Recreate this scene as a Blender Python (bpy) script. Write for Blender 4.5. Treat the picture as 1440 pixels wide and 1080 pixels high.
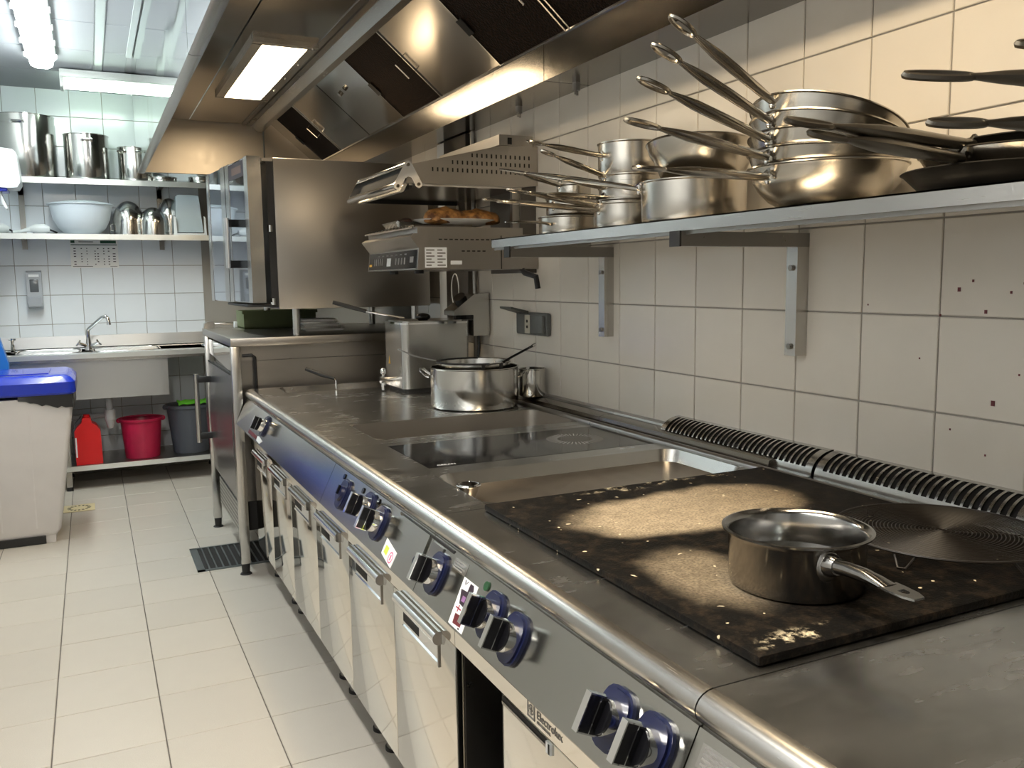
import bpy, bmesh, math, random
from mathutils import Vector, Matrix
random.seed(7)
S = bpy.context.scene
C = S.collection
for o in list(bpy.data.objects):
    bpy.data.objects.remove(o)

# ------------------------------------------------------------------ camera, world, exposure
EYE = 1.335
RT = Vector((0.8994006, -0.4369602, -0.0120119))
UP = Vector((0.0631274, 0.1026466, 0.9927128))
FW = Vector((0.4325430, 0.8936047, -0.1199046))
cam = bpy.data.cameras.new('camera')
cam.sensor_width = 36
cam.lens = 36 * 1214.9 / 1440
cam.clip_start = 0.02
cam_o = bpy.data.objects.new('camera', cam)
cam_o.matrix_world = Matrix(((RT.x, UP.x, -FW.x, 0), (RT.y, UP.y, -FW.y, 0), (RT.z, UP.z, -FW.z, EYE), (0, 0, 0, 1)))
C.objects.link(cam_o)
S.camera = cam_o
S.view_settings.view_transform = 'Standard'
S.view_settings.look = 'None'
S.view_settings.gamma = 1
S.view_settings.use_curve_mapping = False
S.view_settings.exposure = 0.45
w = bpy.data.worlds.new('world')
S.world = w
w.use_nodes = True
w.node_tree.nodes['Background'].inputs[0].default_value = (0.8, 0.9, 1, 1)
w.node_tree.nodes['Background'].inputs[1].default_value = 0.25
S.cycles.max_bounces = 9
S.cycles.glossy_bounces = 6
S.cycles.diffuse_bounces = 5
S.cycles.caustics_reflective = True
S.cycles.caustics_refractive = False
S.cycles.blur_glossy = 1.0
S.cycles.sample_clamp_indirect = 6
HOOD_LAMP = 24.0
CEIL_LAMP = 45.0

# ------------------------------------------------------------------ materials
MATS = {}
def new_mat(name):
    m = bpy.data.materials.new(name)
    m.use_nodes = True
    nt = m.node_tree
    b = nt.nodes['Principled BSDF']
    return m, nt, b, nt.nodes, nt.links
def plain(name, col, rough=0.5, metal=0.0, spec=0.5, emit=None, var=0.0, trans=0, alpha=1.0, coat=0.0):
    m, nt, b, N, L = new_mat(name)
    b.inputs['Base Color'].default_value = (*col, 1)
    b.inputs['Roughness'].default_value = rough
    b.inputs['Metallic'].default_value = metal
    b.inputs['Specular IOR Level'].default_value = spec
    b.inputs['Transmission Weight'].default_value = trans
    b.inputs['Alpha'].default_value = alpha
    b.inputs['Coat Weight'].default_value = coat
    if emit:
        b.inputs['Emission Color'].default_value = (*emit[0], 1)
        b.inputs['Emission Strength'].default_value = emit[1]
    if var:
        n = N.new('ShaderNodeTexNoise'); n.inputs['Scale'].default_value = 9; n.inputs['Detail'].default_value = 5
        tc = N.new('ShaderNodeTexCoord'); L.new(tc.outputs['Object'], n.inputs['Vector'])
        r = N.new('ShaderNodeMix'); r.data_type = 'RGBA'
        r.inputs[6].default_value = (*[c * (1 - var) for c in col], 1)
        r.inputs[7].default_value = (*[min(1, c * (1 + var)) for c in col], 1)
        L.new(n.outputs['Fac'], r.inputs[0]); L.new(r.outputs[2], b.inputs['Base Color'])
    MATS[name] = m
    return m
def steel(name, col, rough, stretch=(1, 1, 1), scale=60, rvar=0.1, bump=0.02, wave=0.0, smear=0.12, sscale=3.5):
    """stainless: brushed grain (stretched noise), smears in the roughness, optional slow waviness of the sheet"""
    m, nt, b, N, L = new_mat(name)
    b.inputs['Metallic'].default_value = 1
    tc = N.new('ShaderNodeTexCoord')
    mp = N.new('ShaderNodeMapping'); mp.inputs['Scale'].default_value = stretch
    L.new(tc.outputs['Object'], mp.inputs['Vector'])
    n = N.new('ShaderNodeTexNoise'); n.inputs['Scale'].default_value = scale; n.inputs['Detail'].default_value = 4
    L.new(mp.outputs[0], n.inputs['Vector'])
    n2 = N.new('ShaderNodeTexNoise'); n2.inputs['Scale'].default_value = sscale; n2.inputs['Detail'].default_value = 7; n2.inputs['Distortion'].default_value = 1.2 if sscale > 4 else 0
    L.new(tc.outputs['Object'], n2.inputs['Vector'])
    mx = N.new('ShaderNodeMix'); mx.data_type = 'RGBA'
    mx.inputs[6].default_value = (*[c * (1 - smear) for c in col], 1)
    mx.inputs[7].default_value = (*[min(1, c * (1 + smear)) for c in col], 1)
    L.new(n2.outputs['Fac'], mx.inputs[0]); L.new(mx.outputs[2], b.inputs['Base Color'])
    ad = N.new('ShaderNodeMath'); ad.operation = 'ADD'
    L.new(n.outputs['Fac'], ad.inputs[0]); L.new(n2.outputs['Fac'], ad.inputs[1])
    mr = N.new('ShaderNodeMapRange'); mr.inputs[1].default_value = 0.5; mr.inputs[2].default_value = 1.5
    mr.inputs[3].default_value = max(0.02, rough - rvar); mr.inputs[4].default_value = rough + rvar
    L.new(ad.outputs[0], mr.inputs[0]); L.new(mr.outputs[0], b.inputs['Roughness'])
    last = None
    if bump:
        last = N.new('ShaderNodeBump'); last.inputs['Strength'].default_value = bump; last.inputs['Distance'].default_value = 0.002
        L.new(n.outputs['Fac'], last.inputs['Height'])
    if wave:
        n3 = N.new('ShaderNodeTexNoise'); n3.inputs['Scale'].default_value = 3.0; n3.inputs['Detail'].default_value = 0
        L.new(tc.outputs['Object'], n3.inputs['Vector'])
        b2 = N.new('ShaderNodeBump'); b2.inputs['Strength'].default_value = wave; b2.inputs['Distance'].default_value = 0.02
        L.new(n3.outputs['Fac'], b2.inputs['Height']); last = b2
    if last: L.new(last.outputs[0], b.inputs['Normal'])
    MATS[name] = m
    return m
def tile_mat(name, col, rough, var=0.05, speck=0.0, bump=0.0, bscale=250, spec=0.5):
    m, nt, b, N, L = new_mat(name)
    oi = N.new('ShaderNodeObjectInfo')
    tc = N.new('ShaderNodeTexCoord')
    n = N.new('ShaderNodeTexNoise'); n.inputs['Scale'].default_value = 14; n.inputs['Detail'].default_value = 6
    ad0 = N.new('ShaderNodeVectorMath'); ad0.operation = 'ADD'
    L.new(tc.outputs['Object'], ad0.inputs[0]); L.new(oi.outputs['Location'], ad0.inputs[1]); L.new(ad0.outputs[0], n.inputs['Vector'])
    ad = N.new('ShaderNodeMath'); ad.operation = 'MULTIPLY_ADD'; ad.inputs[1].default_value = 0.5
    L.new(n.outputs['Fac'], ad.inputs[0])
    mu = N.new('ShaderNodeMath'); mu.operation = 'MULTIPLY'; mu.inputs[1].default_value = 0.5
    L.new(oi.outputs['Random'], mu.inputs[0]); L.new(mu.outputs[0], ad.inputs[2])
    mx = N.new('ShaderNodeMix'); mx.data_type = 'RGBA'
    mx.inputs[6].default_value = (*[c * (1 - var) for c in col], 1)
    mx.inputs[7].default_value = (*[min(1, c * (1 + var)) for c in col], 1)
    L.new(ad.outputs[0], mx.inputs[0])
    out = mx.outputs[2]
    if speck:
        v = N.new('ShaderNodeTexNoise'); v.inputs['Scale'].default_value = 500; v.inputs['Detail'].default_value = 2
        L.new(ad0.outputs[0], v.inputs['Vector'])
        m2 = N.new('ShaderNodeMix'); m2.data_type = 'RGBA'; m2.blend_type = 'MULTIPLY'; m2.inputs[0].default_value = speck
        L.new(out, m2.inputs[6]); L.new(v.outputs['Fac'], m2.inputs[7]); out = m2.outputs[2]
    L.new(out, b.inputs['Base Color'])
    b.inputs['Roughness'].default_value = rough
    b.inputs['Specular IOR Level'].default_value = spec
    if bump:
        v2 = N.new('ShaderNodeTexNoise'); v2.inputs['Scale'].default_value = bscale
        L.new(tc.outputs['Object'], v2.inputs['Vector'])
        bp = N.new('ShaderNodeBump'); bp.inputs['Strength'].default_value = bump; bp.inputs['Distance'].default_value = 0.003
        L.new(v2.outputs['Fac'], bp.inputs['Height']); L.new(bp.outputs[0], b.inputs['Normal'])
    MATS[name] = m
    return m
def brick_mat(name, col, grout, bw, bh, rough=0.3):
    m, nt, b, N, L = new_mat(name)
    tc = N.new('ShaderNodeTexCoord'); mp = N.new('ShaderNodeMapping'); mp.inputs['Rotation'].default_value = (math.pi / 2, 0, math.pi / 2)
    L.new(tc.outputs['Object'], mp.inputs['Vector'])
    br = N.new('ShaderNodeTexBrick'); br.offset = 0
    br.inputs['Color1'].default_value = (*col, 1); br.inputs['Color2'].default_value = (*[c * .97 for c in col], 1)
    br.inputs['Mortar'].default_value = (*grout, 1); br.inputs['Scale'].default_value = 1
    br.inputs['Mortar Size'].default_value = 0.002; br.inputs['Brick Width'].default_value = bw; br.inputs['Row Height'].default_value = bh
    L.new(mp.outputs[0], br.inputs['Vector']); L.new(br.outputs['Color'], b.inputs['Base Color'])
    b.inputs['Roughness'].default_value = rough
    MATS[name] = m
    return m

steel('steel', (.55, .535, .51), .24, (1, 1, 1), 40, .04)
steel('steel_y', (.52, .505, .48), .25, (14, .3, 14), 60, .05)          # grain runs along the room
steel('steel_x', (.36, .335, .305), .36, (.3, 14, 14), 60, .05)
steel('steel_v', (.55, .54, .52), .22, (14, 14, .3), 60, .05)
steel('steel_dark', (.30, .285, .265), .3, (1, 1, 1), 40, .05)
steel('steel_mirror', (.66, .67, .68), .05, (1, 1, 1), 20, .02, 0, .10, .04)
steel('steel_door', (.80, .77, .71), .08, (14, 14, .3), 40, .02, 0, .18, .03)
steel('steel_hood', (.40, .37, .33), .11, (1, 1, 1), 6, .03, 0, .04)
steel('steel_far', (.60, .615, .625), .30, (1, 1, 1), 4, .012, 0, 0, .03)
steel('steel_hood_end', (.36, .32, .27), .36, (1, 1, 1), 30, .05, 0, .02)
steel('steel_blank', (.42, .40, .37), .13, (1, 1, 1), 6, .03, 0, .04)
steel('steel_rail', (.20, .18, .155), .17, (14, .3, 14), 60, .05)
steel('steel_top', (.54, .54, .53), .25, (1, 5, 1), 11, .07, 0, .006, .42, 6)
steel('steel_panel', (.44, .435, .405), .17, (14, .3, 14), 50, .03, 0, .02, .10)
steel('steel_pot', (.62, .61, .58), .15, (1, 1, 9), 40, .03, 0, 0, .06)
steel('steel_pan', (.52, .49, .44), .22, (1, 1, 9), 40, .04, 0, 0, .10)
steel('steel_worn', (.36, .35, .335), .15, (1, 1, 9), 40, .04, 0, 0, .16)
steel('chrome', (.80, .80, .79), .07, (1, 1, 1), 20, .02, 0, 0, .03)
steel('fry_base', (.36, .315, .26), .36, (1.6, .8, 1), 12, .08, 0, 0, .35)
plain('black_rubber', (.012, .012, .013), .5)
plain('black_gloss', (.006, .006, .007), .12)
plain('dark_void', (.012, .011, .010), .8)
plain('knob_black', (.006, .006, .008), .16)
plain('bezel_blue', (.004, .007, .038), .34, coat=.2)
plain('sticker_white', (.78, .80, .82), .45)
plain('print_dark', (.03, .018, .03), .5)
plain('print_grey', (.20, .19, .18), .5)
plain('print_red', (.30, .02, .05), .5)
plain('print_maroon', (.12, .015, .02), .5)
plain('print_violet', (.25, .12, .28), .5)
plain('print_pink', (.75, .12, .28), .5)
plain('print_lime', (.62, .72, .08), .5)
plain('print_green', (.01, .07, .035), .5)
plain('print_orange', (.75, .45, .08), .5)
plain('white_plastic', (.64, .66, .67), .35, var=.03)
plain('bin_body', (.70, .67, .66), .5, var=.07)
plain('bin_lid', (.008, .03, .42), .25, coat=.3)
plain('red_plastic', (.62, .006, .008), .3)
plain('pink_bucket', (.45, .012, .06), .38, var=.35)
plain('grey_bucket', (.075, .085, .105), .45, var=.1)
plain('green_cloth', (.10, .42, .02), .8)
plain('bag_black', (.012, .012, .012), .35)
plain('grey_soap', (.33, .35, .38), .4)
plain('soap_window', (.10, .11, .12), .2)
plain('paper', (.82, .82, .80), .7)
plain('cream_drain', (.72, .62, .38), .5)
plain('clear_plastic', (.66, .78, .84), .25, trans=.35, alpha=.9)
plain('white_ceramic', (.80, .80, .77), .2)
plain('bowl_plastic', (.72, .79, .85), .3)
plain('frypan_black', (.010, .009, .008), .42, spec=.25)
plain('iron_handle', (.16, .145, .12), .34, metal=.9)
plain('chocolate', (.05, .02, .012), .3, var=.3)
plain('foil', (.75, .75, .73), .2, metal=1)
plain('olive', (.10, .12, .05), .6)
plain('ceiling_white', (.42, .43, .44), .6)
plain('ceiling_trim', (.40, .44, .44), .45)
plain('grout', (.30, .28, .25), .8)
plain('grout_dark', (.16, .145, .13), .85)
plain('glass_oven', (.05, .06, .08), .03, spec=1.0)
plain('glass_hob', (.006, .006, .007), .07, var=.3)
plain('hob_mark', (.30, .29, .27), .3)
plain('hood_emit', (1, 1, 1), .5, emit=((1, .80, .53), HOOD_LAMP))
plain('tube_emit', (1, 1, 1), .5, emit=((.92, 1.0, .97), CEIL_LAMP))
plain('tube_emit_added', (1, 1, 1), .5, emit=((1.0, .96, .88), CEIL_LAMP * 1.5))
plain('tube_emit_far', (1, 1, 1), .5, emit=((.78, 1.0, .80), CEIL_LAMP * .5))
plain('lamp_housing', (.5, .52, .5), .4)
plain('drain_steel', (.22, .25, .26), .35, metal=.8)
plain('led_red', (.5, .01, .01), .4)
plain('led_green', (.01, .06, .02), .3)
tile_mat('wall_tile', (.71, .66, .585), .16, .05)
tile_mat('far_tile', (.74, .78, .82), .18, .04)
tile_mat('floor_tile', (.64, .59, .52), .42, .06, .35, .12, 220)
tile_mat('ceiling_panel', (.27, .28, .30), .6, .03, 0, .03, 60)
brick_mat('left_tiles', (.62, .65, .68), (.35, .35, .35), .2, .2)

def filter_mat():
    m, nt, b, N, L = new_mat('filter_mesh')
    tc = N.new('ShaderNodeTexCoord'); v = N.new('ShaderNodeTexVoronoi'); v.inputs['Scale'].default_value = 120
    L.new(tc.outputs['Object'], v.inputs['Vector'])
    mx = N.new('ShaderNodeMix'); mx.data_type = 'RGBA'
    mx.inputs[6].default_value = (.003, .002, .0015, 1); mx.inputs[7].default_value = (.020, .011, .007, 1)
    mr = N.new('ShaderNodeMapRange'); mr.inputs[1].default_value = .2; mr.inputs[2].default_value = .75
    L.new(v.outputs['Distance'], mr.inputs[0]); L.new(mr.outputs[0], mx.inputs[0]); L.new(mx.outputs[2], b.inputs['Base Color'])
    b.inputs['Roughness'].default_value = .6; b.inputs['Specular IOR Level'].default_value = .06
    bp = N.new('ShaderNodeBump'); bp.inputs['Strength'].default_value = .6; bp.inputs['Distance'].default_value = .004
    L.new(v.outputs['Distance'], bp.inputs['Height']); L.new(bp.outputs[0], b.inputs['Normal'])
    MATS['filter_mesh'] = m
filter_mat()
def hotplate_mat():
    """black iron, burnt and scaled: ash-tan heat marks at fixed places on the plate (plate coordinates in metres)"""
    m, nt, b, N, L = new_mat('hotplate_iron')
    tc0 = N.new('ShaderNodeTexCoord')
    tcm = N.new('ShaderNodeMapping'); tcm.inputs['Location'].default_value = (1.05, 1.183, .70)      # module origin -> room metres
    L.new(tc0.outputs['Object'], tcm.inputs['Vector'])
    class tc: outputs = {'Object': tcm.outputs[0]}
    wn = N.new('ShaderNodeTexNoise'); wn.inputs['Scale'].default_value = 6; wn.inputs['Detail'].default_value = 5
    L.new(tc.outputs['Object'], wn.inputs['Vector'])
    ws = N.new('ShaderNodeVectorMath'); ws.operation = 'MULTIPLY_ADD'; ws.inputs[1].default_value = (.14, .14, 0); ws.inputs[2].default_value = (-.07, -.07, 0)
    L.new(wn.outputs['Color'], ws.inputs[0])
    wa = N.new('ShaderNodeVectorMath'); wa.operation = 'ADD'
    L.new(tc.outputs['Object'], wa.inputs[0]); L.new(ws.outputs[0], wa.inputs[1])
    def blob(cx, cy, rx, ry, soft, rot=0):
        mp = N.new('ShaderNodeMapping'); mp.vector_type = 'TEXTURE'
        mp.inputs['Location'].default_value = (cx, cy, 0); mp.inputs['Rotation'].default_value = (0, 0, rot); mp.inputs['Scale'].default_value = (rx, ry, 1)
        L.new(wa.outputs[0], mp.inputs['Vector'])
        sp = N.new('ShaderNodeSeparateXYZ'); L.new(mp.outputs[0], sp.inputs[0])
        cb = N.new('ShaderNodeCombineXYZ'); L.new(sp.outputs[0], cb.inputs[0]); L.new(sp.outputs[1], cb.inputs[1])
        le = N.new('ShaderNodeVectorMath'); le.operation = 'LENGTH'; L.new(cb.outputs[0], le.inputs[0])
        mr = N.new('ShaderNodeMapRange'); mr.interpolation_type = 'SMOOTHSTEP'
        mr.inputs[1].default_value = 1; mr.inputs[2].default_value = 1 - soft
        L.new(le.outputs['Value'], mr.inputs[0])
        return mr.outputs[0]
    def mx2(a, bb, op='MAXIMUM'):
        q = N.new('ShaderNodeMath'); q.operation = op; L.new(a, q.inputs[0])
        if isinstance(bb, float): q.inputs[1].default_value = bb
        else: L.new(bb, q.inputs[1])
        return q.outputs[0]
    fn = N.new('ShaderNodeTexNoise'); fn.inputs['Scale'].default_value = 38; fn.inputs['Detail'].default_value = 8; fn.inputs['Roughness'].default_value = .75
    L.new(tc.outputs['Object'], fn.inputs['Vector'])
    gr = N.new('ShaderNodeTexNoise'); gr.inputs['Scale'].default_value = 210; gr.inputs['Detail'].default_value = 4
    L.new(tc.outputs['Object'], gr.inputs['Vector'])
    big = blob(1.06, 1.37, .31, .155, .30, .06)
    near = blob(.83, 1.04, .10, .17, .6, -.2)
    tan = mx2(big, mx2(near, .5, 'MULTIPLY'))
    gm = N.new('ShaderNodeMapRange'); gm.inputs[1].default_value = .3; gm.inputs[2].default_value = .62; gm.inputs[3].default_value = .45; gm.inputs[4].default_value = 1
    L.new(gr.outputs['Fac'], gm.inputs[0])
    tan = mx2(tan, gm.outputs[0], 'MULTIPLY')
    fm = N.new('ShaderNodeMapRange'); fm.inputs[1].default_value = .35; fm.inputs[2].default_value = .6; fm.inputs[3].default_value = .7; fm.inputs[4].default_value = 1
    L.new(fn.outputs['Fac'], fm.inputs[0])
    tan = mx2(tan, fm.outputs[0], 'MULTIPLY')
    base = N.new('ShaderNodeMix'); base.data_type = 'RGBA'
    base.inputs[6].default_value = (.0035, .003, .0025, 1); base.inputs[7].default_value = (.030, .020, .012, 1)
    bm_ = N.new('ShaderNodeMapRange'); bm_.inputs[1].default_value = .48; bm_.inputs[2].default_value = .74
    L.new(fn.outputs['Fac'], bm_.inputs[0]); L.new(bm_.outputs[0], base.inputs[0])
    c1 = N.new('ShaderNodeMix'); c1.data_type = 'RGBA'; c1.inputs[7].default_value = (.42, .33, .22, 1)
    L.new(tan, c1.inputs[0]); L.new(base.outputs[2], c1.inputs[6])
    # pale burnt-on crust: a streak along the far edge and specks near the front corner
    crust = mx2(blob(1.13, 1.583, .30, .030, .8, .03), blob(.80, .80, .10, .035, .9, .05))
    cn = N.new('ShaderNodeMapRange'); cn.inputs[1].default_value = .54; cn.inputs[2].default_value = .62
    L.new(fn.outputs['Fac'], cn.inputs[0])
    crust = mx2(crust, cn.outputs[0], 'MULTIPLY')
    vo = N.new('ShaderNodeTexVoronoi'); vo.inputs['Scale'].default_value = 34
    L.new(wa.outputs[0], vo.inputs['Vector'])
    vm = N.new('ShaderNodeMapRange'); vm.inputs[1].default_value = .11; vm.inputs[2].default_value = .07
    L.new(vo.outputs['Distance'], vm.inputs[0])
    sp2 = N.new('ShaderNodeMath'); sp2.operation = 'GREATER_THAN'; sp2.inputs[1].default_value = .45
    sr = N.new('ShaderNodeSeparateColor'); L.new(vo.outputs['Color'], sr.inputs[0]); L.new(sr.outputs[0], sp2.inputs[0])
    specks = mx2(vm.outputs[0], sp2.outputs[0], 'MULTIPLY')
    crust = mx2(crust, specks)
    c2 = N.new('ShaderNodeMix'); c2.data_type = 'RGBA'; c2.inputs[7].default_value = (.66, .56, .38, 1)
    L.new(crust, c2.inputs[0]); L.new(c1.outputs[2], c2.inputs[6])
    L.new(c2.outputs[2], b.inputs['Base Color'])
    b.inputs['Roughness'].default_value = .62; b.inputs['Specular IOR Level'].default_value = .08
    hh = mx2(mx2(fn.outputs['Fac'], .6, 'MULTIPLY'), mx2(gr.outputs['Fac'], mx2(crust, 1.0, 'MULTIPLY'), 'ADD'), 'ADD')
    bp = N.new('ShaderNodeBump'); bp.inputs['Strength'].default_value = .35; bp.inputs['Distance'].default_value = .003
    L.new(hh, bp.inputs['Height']); L.new(bp.outputs[0], b.inputs['Normal'])
    MATS['hotplate_iron'] = m
hotplate_mat()
def crust_mat():
    m, nt, b, N, L = new_mat('bread')
    tc = N.new('ShaderNodeTexCoord'); n = N.new('ShaderNodeTexNoise'); n.inputs['Scale'].default_value = 40; n.inputs['Detail'].default_value = 5
    L.new(tc.outputs['Object'], n.inputs['Vector'])
    cr = N.new('ShaderNodeValToRGB')
    cr.color_ramp.elements[0].position = .35; cr.color_ramp.elements[0].color = (.10, .035, .010, 1)
    cr.color_ramp.elements[1].position = .68; cr.color_ramp.elements[1].color = (.55, .27, .08, 1)
    L.new(n.outputs['Fac'], cr.inputs[0]); L.new(cr.outputs[0], b.inputs['Base Color'])
    b.inputs['Roughness'].default_value = .45
    MATS['bread'] = m
crust_mat()

plain('water_dark', (.02, .02, .018), .04)
plain('rack_wire', (.016, .012, .009), .45, spec=.35)
plain('socket_grey', (.11, .115, .11), .4)
plain('socket_dark', (.05, .055, .05), .4)
plain('socket_face', (.45, .42, .34), .5)
plain('wall_panel_dark', (.10, .09, .08), .35, metal=.7)
plain('door_glass', (.20, .20, .21), .27, metal=.85)
plain('glass_mirror', (.42, .45, .50), .03, metal=.9)
plain('label_brown', (.14, .07, .05), .5)
plain('far_shelf_steel', (.80, .82, .80), .28, metal=.8)
plain('trap_grey', (.42, .42, .43), .45)
plain('blue_panel', (.01, .16, .55), .4)
def perforated_mat():
    m, nt, b, N, L = new_mat('perforated')
    tc = N.new('ShaderNodeTexCoord'); v = N.new('ShaderNodeTexVoronoi'); v.inputs['Scale'].default_value = 46; v.inputs['Randomness'].default_value = 0
    v.voronoi_dimensions = '2D'
    mp = N.new('ShaderNodeMapping'); mp.inputs['Rotation'].default_value = (0, math.pi / 2, 0)
    L.new(tc.outputs['Object'], mp.inputs['Vector']); L.new(mp.outputs[0], v.inputs['Vector'])
    mr = N.new('ShaderNodeMapRange'); mr.inputs[1].default_value = .36; mr.inputs[2].default_value = .44
    L.new(v.outputs['Distance'], mr.inputs[0])
    mx = N.new('ShaderNodeMix'); mx.data_type = 'RGBA'
    mx.inputs[6].default_value = (.01, .01, .01, 1); mx.inputs[7].default_value = (.5, .5, .48, 1)
    L.new(mr.outputs[0], mx.inputs[0]); L.new(mx.outputs[2], b.inputs['Base Color'])
    b.inputs['Metallic'].default_value = .7; b.inputs['Roughness'].default_value = .35
    MATS['perforated'] = m
perforated_mat()

# ------------------------------------------------------------------ geometry helpers
ORG = {}
def tag(o, label=None, cat=None, group=None, kind=None):
    if label: o['label'] = label
    if cat: o['category'] = cat
    if group: o['group'] = group
    if kind: o['kind'] = kind
    return o
def thing(name, loc, label=None, cat=None, group=None, kind=None):
    o = bpy.data.objects.new(name, None)
    o.empty_display_size = .05
    o.location = loc
    C.objects.link(o)
    ORG[o.name] = Vector(loc)
    return tag(o, label, cat, group, kind)
class MB:
    def __init__(s):
        s.v = []; s.f = []; s.sm = []
    def add(s, vs, fs, smooth=False):
        k = len(s.v)
        s.v += [Vector(p) for p in vs]
        s.f += [tuple(i + k for i in f) for f in fs]
        s.sm += [smooth] * len(fs)
        return s
    def box(s, x0, x1, y0, y1, z0, z1):
        x0, x1 = sorted((x0, x1)); y0, y1 = sorted((y0, y1)); z0, z1 = sorted((z0, z1))
        return s.add([(x0, y0, z0), (x1, y0, z0), (x1, y1, z0), (x0, y1, z0), (x0, y0, z1), (x1, y0, z1), (x1, y1, z1), (x0, y1, z1)],
                     [(0, 3, 2, 1), (4, 5, 6, 7), (0, 1, 5, 4), (1, 2, 6, 5), (2, 3, 7, 6), (3, 0, 4, 7)])
    def bbox(s, x0, x1, y0, y1, z0, z1, r=.004, seg=2):
        """box with rounded edges"""
        bm = bmesh.new()
        bmesh.ops.create_cube(bm, size=1)
        for v in bm.verts:
            v.co = Vector(((x0 + x1) / 2 + v.co.x * abs(x1 - x0), (y0 + y1) / 2 + v.co.y * abs(y1 - y0), (z0 + z1) / 2 + v.co.z * abs(z1 - z0)))
        bmesh.ops.bevel(bm, geom=bm.edges[:], offset=r, segments=seg, profile=.5, affect='EDGES')
        bm.verts.index_update()
        s.add([v.co.copy() for v in bm.verts], [[v.index for v in f.verts] for f in bm.faces], False)
        bm.free()
        return s
    def prism(s, poly, axis, a, b, smooth=False):
        """extrude a closed 2D polygon along an axis: axis 'y' -> poly (x,z); 'x' -> (y,z); 'z' -> (x,y)"""
        def P(u, v, t):
            return {'y': (u, t, v), 'x': (t, u, v), 'z': (u, v, t)}[axis]
        n = len(poly)
        vs = [P(u, v, a) for u, v in poly] + [P(u, v, b) for u, v in poly]
        s.add(vs, [(i, (i + 1) % n, (i + 1) % n + n, i + n) for i in range(n)], smooth)
        s.add(vs, [tuple(range(n))[::-1], tuple(range(n, 2 * n))])
        return s
    def sweep(s, line, axis, a, b, smooth=True):
        """extrude an open 2D polyline (a bent sheet)"""
        def P(u, v, t):
            return {'y': (u, t, v), 'x': (t, u, v), 'z': (u, v, t)}[axis]
        n = len(line)
        vs = [P(u, v, a) for u, v in line] + [P(u, v, b) for u, v in line]
        return s.add(vs, [(i, i + 1, i + 1 + n, i + n) for i in range(n - 1)], smooth)
    def frame(s, p0, p1):
        d = (Vector(p1) - Vector(p0)).normalized()
        a = Vector((0, 0, 1)) if abs(d.z) < .9 else Vector((1, 0, 0))
        u = d.cross(a).normalized()
        return u, d.cross(u).normalized(), d
    def cyl(s, p0, p1, r0, r1=None, seg=20, caps=True, smooth=True):
        r1 = r0 if r1 is None else r1
        p0, p1 = Vector(p0), Vector(p1)
        u, v, d = s.frame(p0, p1)
        ring = [(math.cos(2 * math.pi * i / seg), math.sin(2 * math.pi * i / seg)) for i in range(seg)]
        vs = [p0 + (u * c + v * q) * r0 for c, q in ring] + [p1 + (u * c + v * q) * r1 for c, q in ring]
        s.add(vs, [(i, (i + 1) % seg, (i + 1) % seg + seg, i + seg) for i in range(seg)], smooth)
        if caps:
            s.add(vs[:seg], [tuple(range(seg))]); s.add(vs[seg:], [tuple(range(seg))[::-1]])
        return s
    def tube(s, pts, r, seg=8, closed=False, flat=None):
        """round wire through points; r may be a list; flat=(side list, up list) gives an elliptic section"""
        pts = [Vector(p) for p in pts]
        n = len(pts)
        rr = r if isinstance(r, (list, tuple)) else [r] * n
        vs = []
        prev = None
        for i, p in enumerate(pts):
            if closed: d = pts[(i + 1) % n] - pts[i - 1]
            else: d = pts[min(i + 1, n - 1)] - pts[max(i - 1, 0)]
            d = d.normalized()
            if prev is None:
                a = Vector((0, 0, 1)) if abs(d.z) < .95 else Vector((1, 0, 0))
                u = d.cross(a).normalized()
            else:
                u = (prev - d * prev.dot(d)).normalized()
            prev = u
            v = d.cross(u).normalized()
            k = flat[i] if flat else 1
            for j in range(seg):
                t = 2 * math.pi * j / seg
                vs.append(p + u * math.cos(t) * rr[i] + v * math.sin(t) * rr[i] * k)
        m = n if closed else n - 1
        fs = [(i * seg + j, i * seg + (j + 1) % seg, ((i + 1) % n) * seg + (j + 1) % seg, ((i + 1) % n) * seg + j) for i in range(m) for j in range(seg)]
        s.add(vs, fs, True)
        if not closed:
            s.add(vs[:seg], [tuple(range(seg))[::-1]]); s.add(vs[-seg:], [tuple(range(seg))])
        return s
    def lathe(s, prof, c, seg=40, mat=None, smooth=True, start=0, arc=2 * math.pi):
        """revolve (r, z) about the vertical through c; mat = 3x3/4x4 tilt applied about c"""
        c = Vector(c)
        full = abs(arc - 2 * math.pi) < 1e-6
        cols = seg if full else seg + 1
        vs = []
        for i in range(cols):
            t = start + arc * i / seg
            for r, z in prof:
                p = Vector((r * math.cos(t), r * math.sin(t), z))
                if mat: p = mat @ p
                vs.append(c + p)
        n = len(prof)
        fs = []
        for i in range(seg):
            j = (i + 1) % cols
            for k in range(n - 1):
                fs.append((i * n + k, j * n + k, j * n + k + 1, i * n + k + 1))
        return s.add(vs, fs, smooth)
    def ball(s, c, rx, ry, rz, seg=16, rings=9):
        prof = [(math.sin(math.pi * i / rings), -math.cos(math.pi * i / rings)) for i in range(rings + 1)]
        m = Matrix.Diagonal((rx, ry, rz))
        return s.lathe(prof, c, seg, m)
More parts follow.
